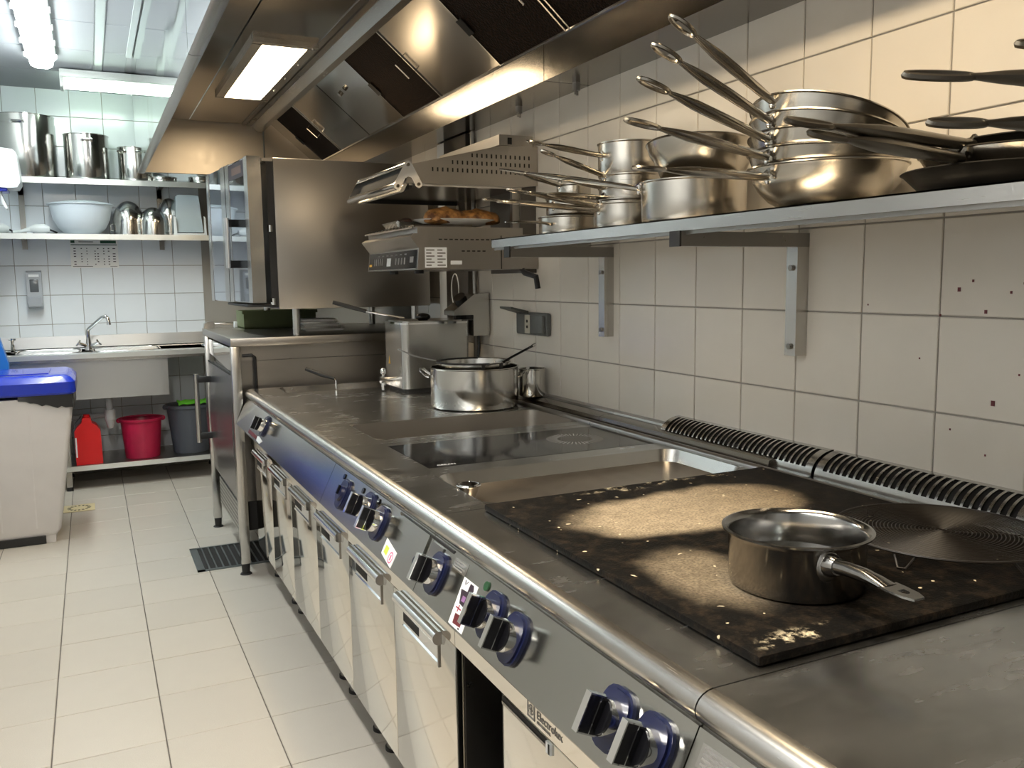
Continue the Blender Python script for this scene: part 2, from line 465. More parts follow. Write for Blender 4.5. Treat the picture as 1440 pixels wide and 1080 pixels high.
    def build(s, name, mat, parent=None, auto=True):
        me = bpy.data.meshes.new(name)
        root = parent
        while root is not None and root.parent is not None:
            root = root.parent
        og = ORG.get(root.name, Vector()) if root else Vector()
        me.from_pydata([tuple(p - og) for p in s.v], [], s.f)
        me.update()
        bm = bmesh.new(); bm.from_mesh(me)
        bmesh.ops.remove_doubles(bm, verts=bm.verts[:], dist=1e-5)
        bmesh.ops.recalc_face_normals(bm, faces=bm.faces[:])
        for f in bm.faces: f.smooth = True
        bm.to_mesh(me); bm.free()
        try:
            me.set_sharp_from_angle(angle=math.radians(35))
        except Exception:
            pass
        me.materials.append(MATS[mat] if isinstance(mat, str) else mat)
        o = bpy.data.objects.new(name, me)
        C.objects.link(o)
        if parent: o.parent = parent
        return o
def B(x0, x1, y0, y1, z0, z1, name, mat, parent=None, r=0):
    m = MB()
    m.bbox(x0, x1, y0, y1, z0, z1, r) if r else m.box(x0, x1, y0, y1, z0, z1)
    return m.build(name, mat, parent)
def copy_tree(src, delta, label=None, group=None):
    r = src.copy(); C.objects.link(r)
    r.location = src.location + Vector(delta)
    if label: r['label'] = label
    if group: r['group'] = group
    for ch in list(src.children):
        c = ch.copy(); C.objects.link(c); c.parent = r
        for g in ch.children:
            d = g.copy(); C.objects.link(d); d.parent = c
    return r
def text(s, size, origin, xdir, ydir, name, mat, parent=None, depth=.0004, align='LEFT'):
    cu = bpy.data.curves.new(name, 'FONT'); cu.body = s; cu.size = size; cu.extrude = depth; cu.align_x = align
    to = bpy.data.objects.new('text_source', cu); C.objects.link(to)
    dg = bpy.context.evaluated_depsgraph_get()
    me = bpy.data.meshes.new_from_object(to.evaluated_get(dg))
    bpy.data.objects.remove(to); 
    x = Vector(xdir).normalized(); y = Vector(ydir).normalized(); z = x.cross(y)
    root = parent
    while root is not None and root.parent is not None: root = root.parent
    og = ORG.get(root.name, Vector()) if root else Vector()
    M = Matrix(((x.x, y.x, z.x, origin[0] - og.x), (x.y, y.y, z.y, origin[1] - og.y), (x.z, y.z, z.z, origin[2] - og.z), (0, 0, 0, 1)))
    me.transform(M)
    me.materials.clear(); me.materials.append(MATS[mat])
    me.name = name
    o = bpy.data.objects.new(name, me); C.objects.link(o)
    if parent: o.parent = parent
    return o
def circ(cx, cy, r, n=24, a0=0):
    return [(cx + r * math.cos(a0 + 2 * math.pi * i / n), cy + r * math.sin(a0 + 2 * math.pi * i / n)) for i in range(n)]
def rrect(x0, x1, y0, y1, r, n=5):
    p = []
    for cx, cy, a in ((x1 - r, y1 - r, 0), (x0 + r, y1 - r, 90), (x0 + r, y0 + r, 180), (x1 - r, y0 + r, 270)):
        for i in range(n + 1):
            t = math.radians(a + 90 * i / n)
            p.append((cx + r * math.cos(t), cy + r * math.sin(t)))
    return p
def tilt(axis, deg):
    return Matrix.Rotation(math.radians(deg), 3, axis)

# ------------------------------------------------------------------ the room
XW, YF, XL, YB, ZC = 1.571, 6.743, -0.66, -1.6, 2.645
wall_r = tag(B(XW, XW + .1, YB, YF + .1, 0, ZC, 'wall_right', 'grout'), kind='structure')
wall_f = tag(B(XL - .1, XW + .1, YF, YF + .1, 0, ZC, 'wall_far', 'grout'), kind='structure')
wall_l = tag(B(XL - .1, XL, YB, YF + .1, 0, ZC, 'wall_left', 'left_tiles'), kind='structure')
wall_b = tag(B(XL - .1, XW + .1, YB - .1, YB, 0, ZC, 'wall_back', 'left_tiles'), kind='structure')
floor = tag(B(XL - .1, XW + .1, YB - .1, YF + .1, -.1, 0, 'floor', 'grout_dark'), kind='structure')
ceil = tag(B(XL - .1, XW + .1, YB - .1, YF + .1, ZC, ZC + .1, 'ceiling', 'ceiling_white'), kind='structure')

def tile_mesh(name, a, b, t, bev, mat):
    """tile a x b in the local xy plane, t thick, edges bevelled"""
    me = bpy.data.meshes.new(name)
    x, y = a / 2, b / 2
    vs = [(-x, -y, 0), (x, -y, 0), (x, y, 0), (-x, y, 0), (-x, -y, t - bev), (x, -y, t - bev), (x, y, t - bev), (-x, y, t - bev),
          (-x + bev, -y + bev, t), (x - bev, -y + bev, t), (x - bev, y - bev, t), (-x + bev, y - bev, t)]
    fs = [(0, 1, 5, 4), (1, 2, 6, 5), (2, 3, 7, 6), (3, 0, 4, 7), (4, 5, 9, 8), (5, 6, 10, 9), (6, 7, 11, 10), (7, 4, 8, 11), (8, 9, 10, 11)]
    me.from_pydata(vs, [], fs); me.update()
    me.materials.append(MATS[mat])
    return me
def put_tile(me, parent, origin, xa, ya, na, name='tile'):
    o = bpy.data.objects.new(name, me); C.objects.link(o)
    jx, jy = random.uniform(-.0022, .0022), random.uniform(-.0022, .0022)
    na = (Vector(na) + Vector(xa) * jx + Vector(ya) * jy).normalized()
    xa = (Vector(xa) - na * Vector(xa).dot(na)).normalized(); ya = na.cross(xa)
    o.matrix_world = Matrix(((xa.x, ya.x, na.x, origin[0]), (xa.y, ya.y, na.y, origin[1]), (xa.z, ya.z, na.z, origin[2]), (0, 0, 0, 1)))
    o.parent = parent
    return o
G = .0035
TM = {}
def tm(kind, a, b):
    k = (kind, round(a, 3), round(b, 3))
    if k not in TM:
        t, bv, mt = {'w': (.004, .0015, 'wall_tile'), 'f': (.004, .0015, 'far_tile'), 'g': (.004, .0015, 'floor_tile'), 'c': (.004, .0015, 'ceiling_panel')}[kind]
        TM[k] = tile_mesh(kind, a - G, b - G, t, bv, mt)
    return TM[k]
# right wall: 0.2 m tiles (bottom row from the range upstand)
zr = [.85, 1.05, 1.25, 1.45, 1.65, 1.85, 2.05]
for k in range(-5, 15):
    y0 = 1.4179 + .2 * k
    for i in range(6):
        put_tile(tm('w', .2, .2), wall_r, (XW, y0 + .1, zr[i] + .1), (0, -1, 0), (0, 0, 1), (-1, 0, 0))
dirt = MB()
for yy, zz, k in ((.775, 1.305, 1.6), (.745, 1.322, 1), (.64, 1.317, .8), (.665, 1.30, 1), (.715, 1.262, 1.4), (.815, 1.252, .9), (.64, 1.145, .8), (.69, 1.085, 2.0), (.78, 1.02, .8), (.70, .98, .8), (1.0, 1.27, .7), (.86, 1.16, .7)):
    yy += .40
    dirt.box(XW - .0052, XW - .0039, yy - .0022 * k, yy + .0018 * k, zz - .0028 * k, zz + .0024 * k)
dirt.build('grease_specks', 'print_maroon', wall_r)['kind'] = 'stuff'
# far wall
zf = [.067 + .2 * i for i in range(13)]
for k in range(-1, 6):
    x0 = -.4473 + .2 * k
    for i in range(13):
        h = .2 if i < 12 else ZC - zf[12]
        put_tile(tm('f', .2, h), wall_f, (x0 + .1, YF, zf[i] + h / 2), (1, 0, 0), (0, 0, 1), (0, -1, 0))
# floor tiles 0.3 m
for k in range(-2, 4):
    for j in range(-7, 14):
        put_tile(tm('g', .3, .3), floor, (-.1804 + .3 * k + .15, 2.6056 + .3 * j + .15, 0), (1, 0, 0), (0, 1, 0), (0, 0, 1))
# ceiling panels: two lanes parted by a flat trim strip
ys = [YB] + [1.44 + .591 * i for i in range(-5, 9)] + [YF]
for a, b in ((-.66, .105), (.155, .28)):
    for i in range(len(ys) - 1):
        if ys[i + 1] - ys[i] > .05:
            put_tile(tm('c', b - a, ys[i + 1] - ys[i]), ceil, ((a + b) / 2, (ys[i] + ys[i + 1]) / 2, ZC), (1, 0, 0), (0, -1, 0), (0, 0, -1), 'ceiling_panel')
B(.108, .150, YB, 6.15, ZC - .007, ZC, 'trim_strip', 'ceiling_trim', ceil)
B(.270, .300, YB, 5.62, ZC - .012, ZC, 'trim_strip', 'ceiling_trim', ceil)

# ------------------------------------------------------------------ ceiling lamps
def ceiling_lamp(x, y0, y1, label, glow='tube_emit'):
    t = thing('ceiling_lamp', (x, (y0 + y1) / 2, ZC), label, 'lamp', 'batten lamps along the aisle')
    B(x - .075, x + .075, y0, y1, ZC - .045, ZC - .004, 'housing', 'lamp_housing', t, .008)
    MB().prism([(x - .062, ZC - .045), (x - .055, ZC - .078), (x - .03, ZC - .092), (x + .03, ZC - .092), (x + .055, ZC - .078), (x + .062, ZC - .045)], 'y', y0 + .01, y1 - .01, True).build('diffuser', glow, t)
    for k in range(5):
        for sx in (-1, 1):
            yy = y0 + .12 + (y1 - y0 - .24) * k / 4
            B(x + sx * .072, x + sx * .082, yy - .012, yy + .012, ZC - .058, ZC - .035, 'clip', 'lamp_housing', t)
    return t
ceiling_lamp(-.165, 4.25, 5.72, 'long batten lamp with a glowing diffuser along the aisle ceiling')
ceiling_lamp(-.165, .3, 1.8, 'second aisle batten lamp, unseen, added above the camera to brighten the near range', 'tube_emit_added')  # added lamp out of view, brightens the range front and lower wall
t = thing('wall_lamp', (.14, 6.15, ZC), 'short grey lamp with a bare tube set crosswise above the far wall shelf', 'lamp')
B(-.085, .335, 6.03, 6.12, ZC - .06, ZC - .012, 'housing', 'lamp_housing', t, .006)
B(-.085, -.065, 6.03, 6.18, ZC - .12, ZC - .05, 'end_cap', 'lamp_housing', t, .004)
B(.315, .335, 6.03, 6.18, ZC - .12, ZC - .05, 'end_cap', 'lamp_housing', t, .004)
B(-.085, .335, 6.09, 6.16, ZC - .03, ZC - .012, 'base', 'lamp_housing', t)
MB().cyl((-.065, 6.145, ZC - .085), (.315, 6.145, ZC - .085), .026, None, 16).build('tube', 'tube_emit_far', t)

# ------------------------------------------------------------------ extractor hood
HX0, HX1, HZ, HY0, HY1, HIN = .305, .345, 2.01, -.4, 5.85, 2.336
hood = thing('extractor_hood', (.9, 2.7, HZ), 'long polished steel extractor hood above the cooking range', 'extractor hood')
for a, b in ((HY0, 2.80), (2.806, HY1)):
    B(HX0, HX0 + .012, a, b, HZ, ZC - .005, 'front_panel', 'steel_mirror', hood)
    MB().prism([(HX0, HZ), (HX0 + .012, HZ - .004), (HX1, HZ - .002), (HX1, HZ + .02), (HX0 + .012, HZ + .02)], 'y', a, b).build('gutter_rim', 'steel', hood)
for a, b in ((HY0, 2.80), (2.806, 5.80)):
    B(HX1 - .01, .612, a, b, HIN, HIN + .01, 'canopy_panel', 'steel_hood', hood)
B(.618, 1.06, HY0, 5.80, HIN - .001, HIN + .01, 'canopy_panel', 'steel_hood', hood)
B(HX0 + .012, 1.06, 5.815, HY1, HZ + .004, HIN + .01, 'end_panel', 'steel_hood_end', hood)
B(1.066, 1.571, 5.80, HY1, HZ + .004, 2.5, 'end_panel', 'steel_hood_end', hood)
# upper filter rail (an upturned gutter), filter bank slope, lower rail
FT, FBt = Vector((1.10, 2.345)), Vector((1.39, 2.100))
MB().prism([(.985, HIN), (1.02, HIN - .048), (1.05, HIN - .052), (1.105, FT.y - .002), (1.105, FT.y + .02), (.985, HIN + .02)], 'y', HY0, 5.80).build('filter_rail', 'steel_y', hood)
B(.958, .984, HY0, 5.80, HIN - .012, HIN, 'rail_edge', 'steel_dark', hood)
B(.93, .955, HY0, 5.80, HIN - .006, HIN, 'rail_edge', 'steel_dark', hood)
def slope(u):
    return FT + (FBt - FT) * u
fn = Vector((-(FT.y - FBt.y), -(FBt.x - FT.x))).normalized()        # faces down and to the aisle
def bank(y0, y1, name, mat, d0=0.0, u0=0.0, u1=1.0, th=.012, parent=hood):
    a, b = slope(u0), slope(u1)
    p = [a + fn * d0, b + fn * d0, b + fn * (d0 - th), a + fn * (d0 - th)]
    return MB().prism([(q.x, q.y) for q in p], 'y', y0, y1).build(name, mat, parent)
for a, b in ((.40, .93), (.94, 1.40), (1.41, 1.91), (1.935, 2.425), (2.445, 2.93), (3.51, 4.01), (5.14, 5.60)):
    f = bank(a + .006, b - .006, 'filter', 'filter_mesh', -.006)
    bank(a, a + .007, 'filter_edge', 'steel', .001, parent=f)
    bank(b - .007, b, 'filter_edge', 'steel', .001, parent=f)
    bank(b - .03, b + .012, 'filter_notch', 'dark_void', .003, .42, .60, .004, f)
    ym = a + .012
    h = MB()
    q0, q1 = slope(.40) + fn * .004, slope(.60) + fn * .004
    q2, q3 = slope(.40) + fn * .03, slope(.60) + fn * .03
    h.tube([(q0.x, ym + .02, q0.y), (q2.x, ym + .02, q2.y), (q3.x, ym + .02, q3.y), (q1.x, ym + .02, q1.y)], .004, 6)
    h.build('filter_handle', 'steel', f)
for a, b in ((HY0, .39), (2.935, 3.505), (4.015, 4.56), (4.57, 5.135), (5.605, 5.80)):
    bank(a, b, 'blank_panel', 'steel_blank', -.004)
ym = 4.30
q = slope(.3) + fn * .006
MB().cyl((q.x, 4.34, q.y), (q.x + fn.x * .02, 4.34, q.y + fn.y * .02), .012, None, 12).build('panel_stud', 'steel', hood)
for a, b in ((HY0, 2.60), (2.604, 5.80)):
    MB().prism([(1.39, 2.105), (1.39, 1.984), (XW - .001, 1.984), (XW - .001, 1.99), (1.402, 1.99), (1.402, 2.105)], 'y', a, b).build('rear_rail', 'steel_rail', hood)
B(1.386, 1.392, HY0, 5.80, 2.099, 2.107, 'rail_bead', 'chrome', hood)
for yy in (2.58, 3.01):
    m = MB().cyl((1.50, yy, 1.984), (1.50, yy, 1.958), .013, None, 10)
    m.tube([(1.493, yy - .006, 1.962), (1.493, yy - .006, 1.944)], .004, 6).tube([(1.507, yy + .006, 1.962), (1.507, yy + .006, 1.944)], .004, 6)
    m.build('drain_plug', 'steel_dark', hood)
def hood_lamp(y0, y1, parent):
    f = MB()
    x0, x1, z = .695, .905, HIN
    f.box(x0 - .03, x0 + .012, y0, y1, z - .022, z); f.box(x1 - .012, x1 + .03, y0, y1, z - .022, z)
    f.box(x0 - .03, x1 + .03, y0 - .03, y0 + .01, z - .022, z); f.box(x0 - .03, x1 + .03, y1 - .01, y1 + .03, z - .022, z)
    fr = f.build('lamp_frame', 'steel', parent)
    MB().add([(x0 + .011, y0 + .009, z - .003), (x1 - .011, y0 + .009, z - .003), (x1 - .011, y1 - .009, z - .003), (x0 + .011, y1 - .009, z - .003)], [(3, 2, 1, 0)]).build('diffuser', 'hood_emit', fr)
    for k in range(5):
        yy = y0 + (y1 - y0) * k / 4
        MB().cyl((x1 + .01, yy, z - .022), (x1 + .01, yy, z - .027), .005, None, 8).build('screw', 'chrome', fr)
hood_lamp(3.79, 4.93, hood)
hood_lamp(.50, 1.64, hood)
# ------------------------------------------------------------------ cooking range: tops
ZT = .862                                   # worktop height
PA, PB = Vector((.602, .820)), Vector((.550, .712))   # sloping control panel, section (x, z)
PD = (PB - PA).normalized()
PN = Vector((-.9, .434)).normalized()
XD = .605                                   # door front plane
def pan_pt(y, u, n=0.0):
    q = PA + PD * u + PN * n
    return Vector((q.x, y, q.y))
PDV, PNV, PYV = Vector((PD.x, 0, PD.y)), Vector((PN.x, 0, PN.y)), Vector((0, -1, 0))
def on_panel(m, pts2, n0, n1):
    """prism on the panel: outline (across = towards the viewer, down), between heights n0 and n1"""
    k = len(pts2)
    vs = [pan_pt(y, u, n0) for y, u in pts2] + [pan_pt(y, u, n1) for y, u in pts2]
    m.add(vs, [(i, (i + 1) % k, (i + 1) % k + k, i + k) for i in range(k)])
    m.add(vs, [tuple(range(k)), tuple(range(k, 2 * k))[::-1]])
    return m
def knob(y, u, parent, mark=None, pointer=True):
    oct_ = [(.0345 * math.copysign(abs(math.cos(q)) ** .62, math.cos(q)) * (1.0 if math.sin(q) > 0 else 1.05), .042 * math.copysign(abs(math.sin(q)) ** .80, math.sin(q))) for q in [2 * math.pi * (i + .5) / 20 for i in range(20)]]
    bz = on_panel(MB(), [(y - a, u + b) for a, b in oct_], .0, .006)
    on_panel(bz, [(y - a * .88, u + b * .90) for a, b in oct_], .006, .010)
    bez = bz.build('knob_bezel', 'bezel_blue', parent)
    if not pointer:
        MB().cyl(pan_pt(y, u, .009), pan_pt(y, u, .018), .022, .020, 20).build('knob_stub', 'bezel_blue', bez)
        on_panel(MB(), [(y - .003, u - .020), (y + .003, u - .020), (y + .003, u + .004), (y - .003, u + .004)], .018, .025).build('knob_stub', 'knob_black', bez)
        return
    MB().cyl(pan_pt(y, u, .009), pan_pt(y, u, .027), .0265, .0255, 30).build('knob_ring', 'chrome', bez)
    MB().cyl(pan_pt(y, u, .027), pan_pt(y, u, .0285), .0235, .0235, 24).build('knob_face', 'knob_black', bez)
    a, h = .0060, .0245
    on_panel(MB(), [(y - a, u - h), (y + a, u - h), (y + a, u + h), (y - a, u + h)], .026, .054).build('knob_grip', 'knob_black', bez)
    e = MB()
    for s in (-1, 1):
        on_panel(e, [(y - a, u + s * h), (y + a, u + s * h), (y + a, u + s * (h + .002)), (y - a, u + s * (h + .002))], .026, .0545)
    on_panel(e, [(y - a, u - h - .002), (y + a, u - h - .002), (y + a, u + h + .002), (y - a, u + h + .002)], .0542, .0560)
    for sy in (-1, 1):
        on_panel(e, [(y + sy * a - .0006, u - h), (y + sy * a + .0006, u - h), (y + sy * a + .0006, u + h), (y + sy * a - .0006, u + h)], .037, .0382)
    e.build('knob_trim', 'chrome', bez)
def top_plate(m, x0, x1, y0, y1, holes, z0, z1):
    """flat worktop with rectangular holes (x0,x1,y0,y1), cut into strips"""
    hs = sorted(holes, key=lambda h: h[2])
    y = y0
    for hx0, hx1, hy0, hy1 in hs:
        if hy0 > y: m.box(x0, x1, y, hy0, z0, z1)
        m.box(x0, hx0, hy0, hy1, z0, z1); m.box(hx1, x1, hy0, hy1, z0, z1)
        y = hy1
    if y < y1: m.box(x0, x1, y, y1, z0, z1)
    return m
def basin(m, x0, x1, y0, y1, z1, depth, r=.03, lip=.003):
    """open rounded tray: walls and floor as a shell"""
    a = rrect(x0, x1, y0, y1, r, 5); b = rrect(x0 + .012, x1 - .012, y0 + .012, y1 - .012, r * .9, 5)
    o = rrect(x0 - .0, x1 + .0, y0 - .0, y1 + .0, .001, 5)
    n = len(a)
    vs = [(p[0], p[1], z1 + .0004) for p in o] + [(p[0], p[1], z1 + .0004) for p in a] + [(p[0], p[1], z1 - depth) for p in b]
    fs = [(i, (i + 1) % n, (i + 1) % n + n, i + n) for i in range(n)] + [(i + n, (i + 1) % n + n, (i + 1) % n + 2 * n, i + 2 * n) for i in range(n)]
    m.add(vs, fs, True); m.add([vs[i] for i in range(2 * n, 3 * n)], [tuple(range(n))])
    return m
def range_top(y0, y1, label, holes=(), flue=False):
    y0 += .0012; y1 -= .0012
    t = thing('range_top', (1.05, (y0 + y1) / 2, .70), label, 'range top', 'cooking range modules')
    top_plate(MB(), .622, 1.571 - .0005, y0, y1, holes, ZT - .006, ZT).build('worktop', 'steel_top', t)
    n = 10
    arc = [(.622 + .027 * math.cos(math.radians(a)), ZT - .022 + .022 * math.sin(math.radians(a))) for a in [90 + 180 * i / n for i in range(n + 1)]]
    MB().sweep(arc + [(.628, ZT - .044), (.628, ZT - .006), (.622, ZT)], 'y', y0, y1).build('bullnose_edge', 'steel_y', t)
    B(.606, .640, y0, y1, ZT - .05, ZT - .04, 'shadow_gap', 'steel_dark', t)
    k = .010
    MB().prism([(PA.x, PA.y), (PB.x, PB.y), (PB.x + .004, PB.y - .006), (.64, PB.y - .006), (.64, PA.y - .002)], 'y', y0, y1).build('control_panel', 'steel_panel', t)
    # body under the worktop, clear of the basins
    B(.640, 1.56, y0, y1, .70, .735, 'chassis', 'steel_dark', t)
    B(.640, .650, y0, y1, .735, ZT - .006, 'chassis', 'steel_dark', t)
    # raised bead and rear upstand
    bead = [(1.456 + .011 * math.cos(math.radians(a)), ZT + .013 * math.sin(math.radians(a))) for a in range(180, -1, -20)]
    MB().sweep(bead, 'y', y0, y1).build('splash_bead', 'steel_dark', t)
    if not flue:
        MB().prism([(1.478, ZT), (1.482, ZT + .022), (1.50, ZT + .027), (1.5695, ZT + .027), (1.5695, ZT)], 'y', y0, y1).build('rear_upstand', 'steel_rail', t)
        MB().prism([(1.535, ZT + .027), (1.538, ZT + .033), (1.5695, ZT + .034), (1.5695, ZT + .027)], 'y', y0, y1).build('rear_strip', 'steel_dark', t)
    return t
def flue_vent(y0, y1, parent):
    """domed flue outlet: a base strip, arched slats with gaps over a black duct"""
    B(1.478, 1.5695, y0, y1, ZT, ZT + .006, 'flue_base', 'steel_y', parent)
    R0 = .066
    def arcp(a, r=R0): return (1.569 - r * 1.12 * math.cos(a) , ZT + .006 + r * .86 * math.sin(a))
    inner = [arcp(math.radians(d), R0 - .006) for d in range(0, 91, 15)]
    MB().prism(inner + [(1.569, ZT + .007)], 'y', y0 + .003, y1 - .003, True).build('flue_duct', 'dark_void', parent)
    pitch = .0185
    n = int((y1 - y0) / pitch)
    pr = (y1 - y0) / n
    out = [arcp(math.radians(d)) for d in range(10, 91, 10)]
    inn = [arcp(math.radians(d), R0 - .004) for d in range(90, 9, -10)]
    low = [arcp(math.radians(d)) for d in (0, 6, 12, 19)] + [arcp(math.radians(d), R0 - .004) for d in (19, 12, 6, 0)]
    hi = [arcp(math.radians(d)) for d in (76, 83, 90)] + [arcp(math.radians(d), R0 - .004) for d in (90, 83, 76)]
    MB().prism(low, 'y', y0, y1).build('flue_hem', 'steel_y', parent)
    MB().prism(hi, 'y', y0, y1).build('flue_hem', 'steel_y', parent)
    for i in range(n + 1):
        yc = y0 + pr * i
        wd = .0030 if 0 < i < n else .016
        MB().prism(out + inn, 'y', max(y0, yc - wd), min(y1, yc + wd)).build('flue_slat', 'steel_y', parent)

YA, YBm, YC, YD = 3.975, 2.405, 1.609, .757
far_gn = (.735, 1.44, 3.735, 3.955)
pan1 = (.745, 1.437, 2.475, 2.785)
top_a = range_top(YBm, YA, 'far range module with a wide steel worktop, fryer and big pot on it', [far_gn, pan1])
b1 = basin(MB(), *far_gn, ZT, .03, .03).build('basin', 'steel', top_a)
b2 = basin(MB(), *pan1, ZT, .115, .045).build('basin', 'steel_x', top_a)
for yy, u, f in ((3.408, .046, 0),):
    knob(yy, u, top_a)
on_panel(MB(), [(3.66, .098), (3.66, .112), (3.48, .112), (3.48, .098)], .0, .0008).build('red_sticker', 'print_maroon', top_a)
on_panel(MB(), [(3.47, .096), (3.44, .093), (3.36, .100), (3.39, .116), (3.46, .114)], .0, .0012).build('torn_label', 'sticker_white', top_a)
ind = (.745, 1.435, 2.03, 2.365)
pan2 = (.728, 1.435, 1.632, 1.952)
top_b = range_top(YC, YBm, 'range module with a black glass hob and a shallow fry pan, three knobs', [ind, pan2])
hob = MB().box(ind[0] + .0008, ind[1] - .0008, ind[2] + .0008, ind[3] - .0008, ZT - .005, ZT + .0004).build('glass_hob', 'glass_hob', top_b)
hm = MB()
for k in range(40):
    a = 2 * math.pi * k / 40
    for r0, r1 in ((.052, .085),):
        p0 = Vector((1.27 + r0 * math.cos(a), 2.20 + r0 * math.sin(a), ZT + .0006)); p1 = Vector((1.27 + r1 * math.cos(a), 2.20 + r1 * math.sin(a), ZT + .0006))
        s = Vector((-math.sin(a), math.cos(a), 0)) * .0015
        hm.add([p0 - s, p0 + s, p1 + s, p1 - s], [(0, 1, 2, 3)])
hm.build('zone_mark', 'hob_mark', hob)
text('CERAN', .016, (.775, 2.045, ZT + .0006), (1, 0, 0), (0, 1, 0), 'hob_lettering', 'sticker_white', hob, .0001)
bp = MB()
a = rrect(*pan2, .05, 6); b = rrect(pan2[0] + .012, pan2[1] - .012, pan2[2] + .012, pan2[3] - .012, .045, 6)
o_ = rrect(*pan2, .0005, 6); n = len(a)
vs = [(p[0], p[1], ZT + .0004) for p in o_] + [(p[0], p[1], ZT + .0004) for p in a] + [(p[0], p[1], ZT - .032) for p in b]
bp.add(vs, [(i, (i + 1) % n, (i + 1) % n + n, i + n) for i in range(n)] + [(i + n, (i + 1) % n + n, (i + 1) % n + 2 * n, i + 2 * n) for i in range(n)], True)
pan_rim = bp.build('fry_pan_wall', 'steel', top_b)
MB().add([(p[0], p[1], ZT - .032) for p in b], [tuple(range(n))]).build('fry_pan_base', 'fry_base', pan_rim)
dp = MB().lathe([(0, .004), (.022, .004), (.024, .0), (.021, -.014), (.013, -.03), (0, -.03)], (.757, 1.80, ZT + .003), 24)
dp.tube([(.757 + .026 * math.cos(a), 1.80 + .026 * math.sin(a), ZT + .004) for a in [2 * math.pi * i / 20 for i in range(20)]], .003, 6, True)
dp.build('drain_funnel', 'chrome', pan_rim)
knob(2.231, .056, top_b, pointer=False); knob(2.025, .046, top_b); knob(1.915, .055, top_b)
for yy, u in ((2.284, .016), (2.104, .016), (1.974, .015)):
    MB().cyl(pan_pt(yy, u, 0), pan_pt(yy, u, .003), .0075, None, 14).build('indicator_lamp', 'black_gloss', top_b)
    m = MB()
    for j in range(3):
        on_panel(m, [(yy - .03 - j * .012, u + .004 + j * .002), (yy - .032 - j * .012, u + .004), (yy - .036 - j * .012, u + .016), (yy - .034 - j * .012, u + .016)], 0, .0003)
    m.build('dial_print', 'print_grey', top_b)
st = on_panel(MB(), [(1.838, .070), (1.755, .083), (1.758, .119), (1.838, .106)], 0, .0008).build('warning_sticker', 'sticker_white', top_b)
on_panel(MB(), [(1.825, .083), (1.803, .085), (1.805, .103), (1.827, .100)], .0008, .0012).build('sticker_print', 'print_lime', st)
rg = MB()
for k in range(16):
    a0, a1 = 2 * math.pi * k / 16, 2 * math.pi * (k + 1) / 16
    on_panel(rg, [(1.778 + .013 * math.cos(a0), .100 + .013 * math.sin(a0)), (1.778 + .010 * math.cos(a0), .100 + .010 * math.sin(a0)),
                  (1.778 + .010 * math.cos(a1), .100 + .010 * math.sin(a1)), (1.778 + .013 * math.cos(a1), .100 + .013 * math.sin(a1))], .0008, .0012)
on_panel(rg, [(1.781, .094), (1.775, .094), (1.775, .106), (1.781, .106)], .0008, .0012)
rg.build('sticker_print', 'print_pink', st)
# tilting drip flap between the modules
on_panel(MB(), [(1.80, .006), (1.625, .006), (1.625, .046), (1.80, .036)], .0006, .004).build('access_flap', 'steel_panel', top_b)
B(.598, .612, 1.50, 1.82, ZT - .052, ZT - .044, 'flap_hinge', 'black_rubber', top_b)
top_c = range_top(YD, YC, 'range module with the thick burnt black hotplate, wide sloping panel', [(.72, 1.43, .80, 1.575)], True)
on_panel(MB(), [(1.607, .012), (1.545, .012), (1.54, .046), (1.607, .052)], .0004, .003).build('access_flap', 'steel_dark', top_c)
pl = MB()
pl.bbox(.703, 1.443, .772, 1.592, ZT + .0006, .8765, .004, 2)
pl.build('hotplate', 'hotplate_iron', top_c)
for yy, u in ((1.535, .060), (1.281, .056), (1.190, .062), (.897, .058), (.815, .057)):
    knob(yy, u, top_c)
MB().cyl(pan_pt(1.612, .062, .0), pan_pt(1.612, .062, .022), .010, .009, 14).build('pilot_button', 'bezel_blue', top_c)
MB().cyl(pan_pt(1.335, .020, 0), pan_pt(1.335, .020, .003), .0085, None, 16).build('indicator_lamp', 'led_green', top_c)
# pictogram sticker: meat on a cross, dark square below
st = on_panel(MB(), [(1.425, .031), (1.362, .031), (1.355, .117), (1.418, .117)], 0, .0008).build('pictogram_sticker', 'sticker_white', top_c)
m = MB()
on_panel(m, [(1.418, .052), (1.392, .050), (1.366, .058), (1.372, .078), (1.405, .076)], .0008, .0012)
on_panel(m, [(1.392, .034), (1.378, .034), (1.372, .042), (1.376, .056), (1.392, .052)], .0008, .0012)
m.build('sticker_print', 'print_dark', st)
on_panel(MB(), [(1.402, .060), (1.388, .060), (1.388, .070), (1.402, .070)], .0012, .0015).build('sticker_print', 'print_violet', st)
m = MB()
on_panel(m, [(1.412, .083), (1.390, .083), (1.390, .0855), (1.412, .0855)], .0008, .0012)
on_panel(m, [(1.4025, .078), (1.3995, .078), (1.3995, .0905), (1.4025, .0905)], .0008, .0012)
m.build('sticker_print', 'print_red', st)
on_panel(MB(), [(1.405, .094), (1.372, .092), (1.369, .110), (1.402, .112)], .0008, .0012).build('sticker_print', 'print_maroon', st)
m = MB()
on_panel(m, [(1.416, .034), (1.412, .034), (1.408, .041), (1.411, .041)], .0008, .0012)
on_panel(m, [(1.403, .034), (1.400, .034), (1.408, .041), (1.410, .043)], .0008, .0012)
on_panel(m, [(1.376, .112), (1.370, .112), (1.370, .115), (1.376, .115)], .0008, .0012)
m.build('sticker_print', 'print_dark', st)
